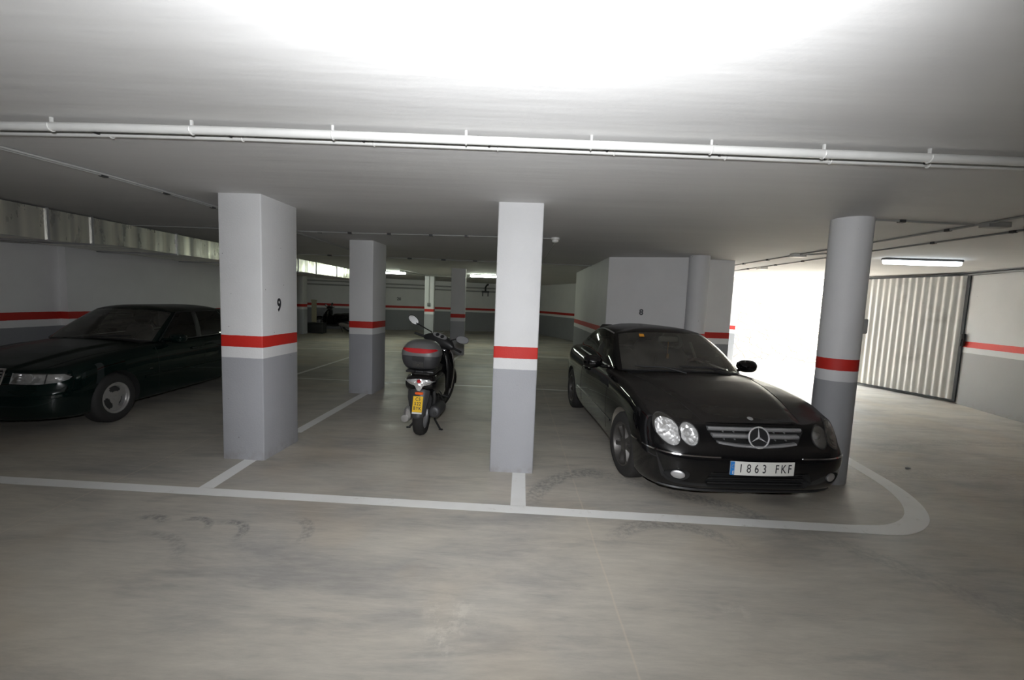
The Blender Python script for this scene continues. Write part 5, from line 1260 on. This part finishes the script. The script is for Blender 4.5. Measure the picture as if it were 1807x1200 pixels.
    for sg in (1, -1):
        bm = bm_new(); tube(bm, [Sw @ V((sg * 0.20, -0.03, -0.01)), Sw @ V((sg * 0.39, -0.07, -0.015))], 0.018, 10); link('grip', bm, M_BLACKP, hb)
        bm = bm_new(); tube(bm, [Sw @ V((sg * 0.20, 0.03, -0.01)), Sw @ V((sg * 0.28, 0.02, -0.015)), Sw @ V((sg * 0.37, -0.01, -0.02))], 0.007, 6); link('brake_lever', bm, M_CHROME if sg > 0 else M_BLACKP, hb)
        e = V((-0.455, 0.0, 0.115)) if sg < 0 else V((0.27, 0.0, 0.13))
        bm = bm_new(); tube(bm, [Sw @ p for p in ((V((sg * 0.13, -0.01, 0.03)), V((sg * 0.17, 0.0, 0.08)), e * 0.85 + V((0, 0, 0.01)), e))], 0.009, 8)
        mr = link('side_mirror', bm, M_BLACKP, hb)
        Tm_ = Sw @ Matrix.Translation(e + V((sg * 0.055, 0, 0.03 if sg < 0 else 0.012))) @ Matrix.Rotation(-steer, 4, 'Z') @ Matrix.Rotation(R(-14), 4, 'X') @ Matrix.Rotation(R(24 if sg < 0 else -8), 4, 'Y') @ Matrix.Diagonal((1.2, 1, 1.15, 1))
        bm = bm_new(); loft(bm, [(-0.012, 0, 0, 0.074, 0.046, 2.2), (0.0, 0, 0, 0.078, 0.050, 2.2), (0.02, 0, 0, 0.06, 0.035, 2), (0.028, 0, 0, 0.02, 0.012, 2)], 28, Tm_, 'Y', 2); link('mirror_shell', bm, M_BLACKP, mr)
        bm = bm_new(); loft(bm, [(-0.0150, 0, 0, 0.068, 0.041, 2.2), (-0.0125, 0, 0, 0.068, 0.041, 2.2)], 28, Tm_, 'Y', 1); link('mirror_glass', bm, M_MIRROR if sg < 0 else M_DKGREY, mr)
    bm = bm_new(); Tg = Sw @ Matrix.Translation((0, -0.055, 0.082)) @ Matrix.Rotation(R(46), 4, 'X')
    loft(bm, [(-0.008, 0, 0, 0.11, 0.040, 2.6), (0.010, 0, 0, 0.11, 0.040, 2.6)], 28, Tg, 'Z', 1); ck = link('instrument_panel', bm, M_SATIN, hb)
    for x in (-0.04, 0.04): bm = bm_new(); lathe(bm, [(0.028, 0.010), (0.028, 0.016), (0.020, 0.018), (0.0001, 0.018)], 20, 'Z', Tg @ Matrix.Translation((x, 0, 0))); link('gauge', bm, M_BLACKP, ck)
    bm = bm_new(); tube(bm, [Sw @ V((0.05, 0.12, 0.07)), Sw @ V((0.13, 0.09, 0.065))], 0.010, 8); link('cowl_trim', bm, M_CHROME, hb)
    if case:
        bm = bm_new(); T0 = Matrix.Translation((-0.012, 0, 0))
        base = [(0.872, 0, -0.12, 0.15, 0.14, 3), (0.885, 0, -0.125, 0.175, 0.165, 3.2), (0.93, 0, -0.13, 0.205, 0.195, 3.4), (0.99, 0, -0.135, 0.222, 0.212, 3.4), (1.035, 0, -0.135, 0.226, 0.215, 3.4)]
        lid = [(1.038, 0, -0.135, 0.230, 0.219, 3.4), (1.08, 0, -0.135, 0.226, 0.214, 3.4), (1.13, 0, -0.13, 0.205, 0.195, 3.2), (1.18, 0, -0.12, 0.165, 0.16, 3), (1.205, 0, -0.11, 0.11, 0.115, 2.6), (1.212, 0, -0.11, 0.03, 0.03, 2)]
        loft(bm, base, 40, T0, 'Z', 4); tc = link('top_case', bm, M_DKGREY, root)
        bm = bm_new(); loft(bm, lid, 40, T0, 'Z', 4); link('lid', bm, M_GREYP, tc)
        bm = bm_new(); rows = []
        def se(x, z, secs):  # rear y of the superellipse at height z
            S_ = spline(secs, 10); s_ = min(S_, key=lambda q: abs(q[0] - z)); _, _, cy, hx, hy, e = s_
            return cy - hy * max(0.0, 1 - min(1, abs(x) / hx) ** e) ** (1 / e)
        def band(x0, x1, z0f, z1f, secs, off, nm, mt, par, n=24):
            bm = bm_new(); rows = []
            for i in range(n + 1):
                x = x0 + (x1 - x0) * i / n; za, zb2 = z0f(x), z1f(x); rows.append([])
                for z in (za, (za + zb2) / 2, zb2): rows[-1].append(bm.verts.new(T0 @ V((x, se(x, z, secs) - off, z))))
                for z in (zb2, za): rows[-1].append(bm.verts.new(T0 @ V((x, se(x, z, secs) + 0.012, z))))
            for A, B in zip(rows, rows[1:]):
                for k in range(5): bm.faces.new([A[k], A[(k + 1) % 5], B[(k + 1) % 5], B[k]])
            bm.faces.new(rows[0][::-1]); bm.faces.new(rows[-1]); link(nm, bm, mt, par)
        band(-0.205, 0.205, lambda x: 1.075 + 0.03 * abs(x / 0.205) ** 2.5, lambda x: 1.128 - 0.005 * abs(x / 0.205), lid, 0.006, 'reflector_band', M_REDL, tc)
        band(-0.07, 0.07, lambda x: 0.985, lambda x: 1.036, base, 0.005, 'latch_recess', M_BLACKP, tc, 6)
        band(-0.062, 0.062, lambda x: 0.905, lambda x: 0.972, base, 0.010, 'latch', M_STEEL, tc, 6)
        bm = bm_new(); lathe(bm, [(0.011, 0), (0.009, -0.006), (0.0001, -0.007)], 14, 'Y', Matrix.Translation((-0.012, se(0, 0.94, base) - 0.010, 0.942))); link('lock', bm, M_CHROME, tc)
    return root
scooter((-1.10, 5.25, 0.0), 0.0, R(2.0), R(-20), 'black scooter with a top case and yellow plate between the pillars')

# ------------------------------------------------------------------ dark things at the far left end
scooter((-7.72, 20.1, 0.0), R(86), 0.0, R(10), 'dark motorbike parked sideways against the far left wall', case=False)
bm = bm_new(); box(bm, -0.35, 0.35, -0.2, 0.2, 0.0, 0.42, 0.03); cr = link('storage_crate', bm, M_BLACKP); cr.location = (-8.62, 18.75, 0); tag(cr, 'low black crate beside the far left pillar', 'crate')
bm = bm_new(); box(bm, -0.36, 0.36, -0.22, 0.22, 0.42, 0.46, 0.01); link('lid', bm, M_BLACKP, cr)
bm = bm_new(); box(bm, -0.10, 0.10, -0.03, 0.03, 0.46, 1.42); box(bm, -0.12, 0.12, -0.04, 0.04, 1.38, 1.46); o = link('leaning_board', bm, M_BEIGE); o.location = (-8.90, 19.1, 0.0); tag(o, 'upright beige board standing beside the far left pillar', 'board')
# leaf on the floor near the right kerb line
bm = bm_new(); vs = [bm.verts.new(p) for p in ((-0.05, 0, 0.002), (-0.02, 0.018, 0.008), (0.03, 0.014, 0.006), (0.05, 0, 0.002), (0.02, -0.016, 0.007), (-0.03, -0.014, 0.004))]; f_ = bm.faces.new(vs)
r_ = bmesh.ops.extrude_face_region(bm, geom=[f_]); bmesh.ops.translate(bm, vec=(0, 0, 0.003), verts=[v for v in r_['geom'] if isinstance(v, bmesh.types.BMVert)])
o = link('dry_leaf', bm, M_INK, smooth=False); o.location = (4.54, 4.70, 0); o.rotation_euler.z = 0.4; tag(o, 'tiny dark dry leaf lying alone on the bare floor', 'leaf')
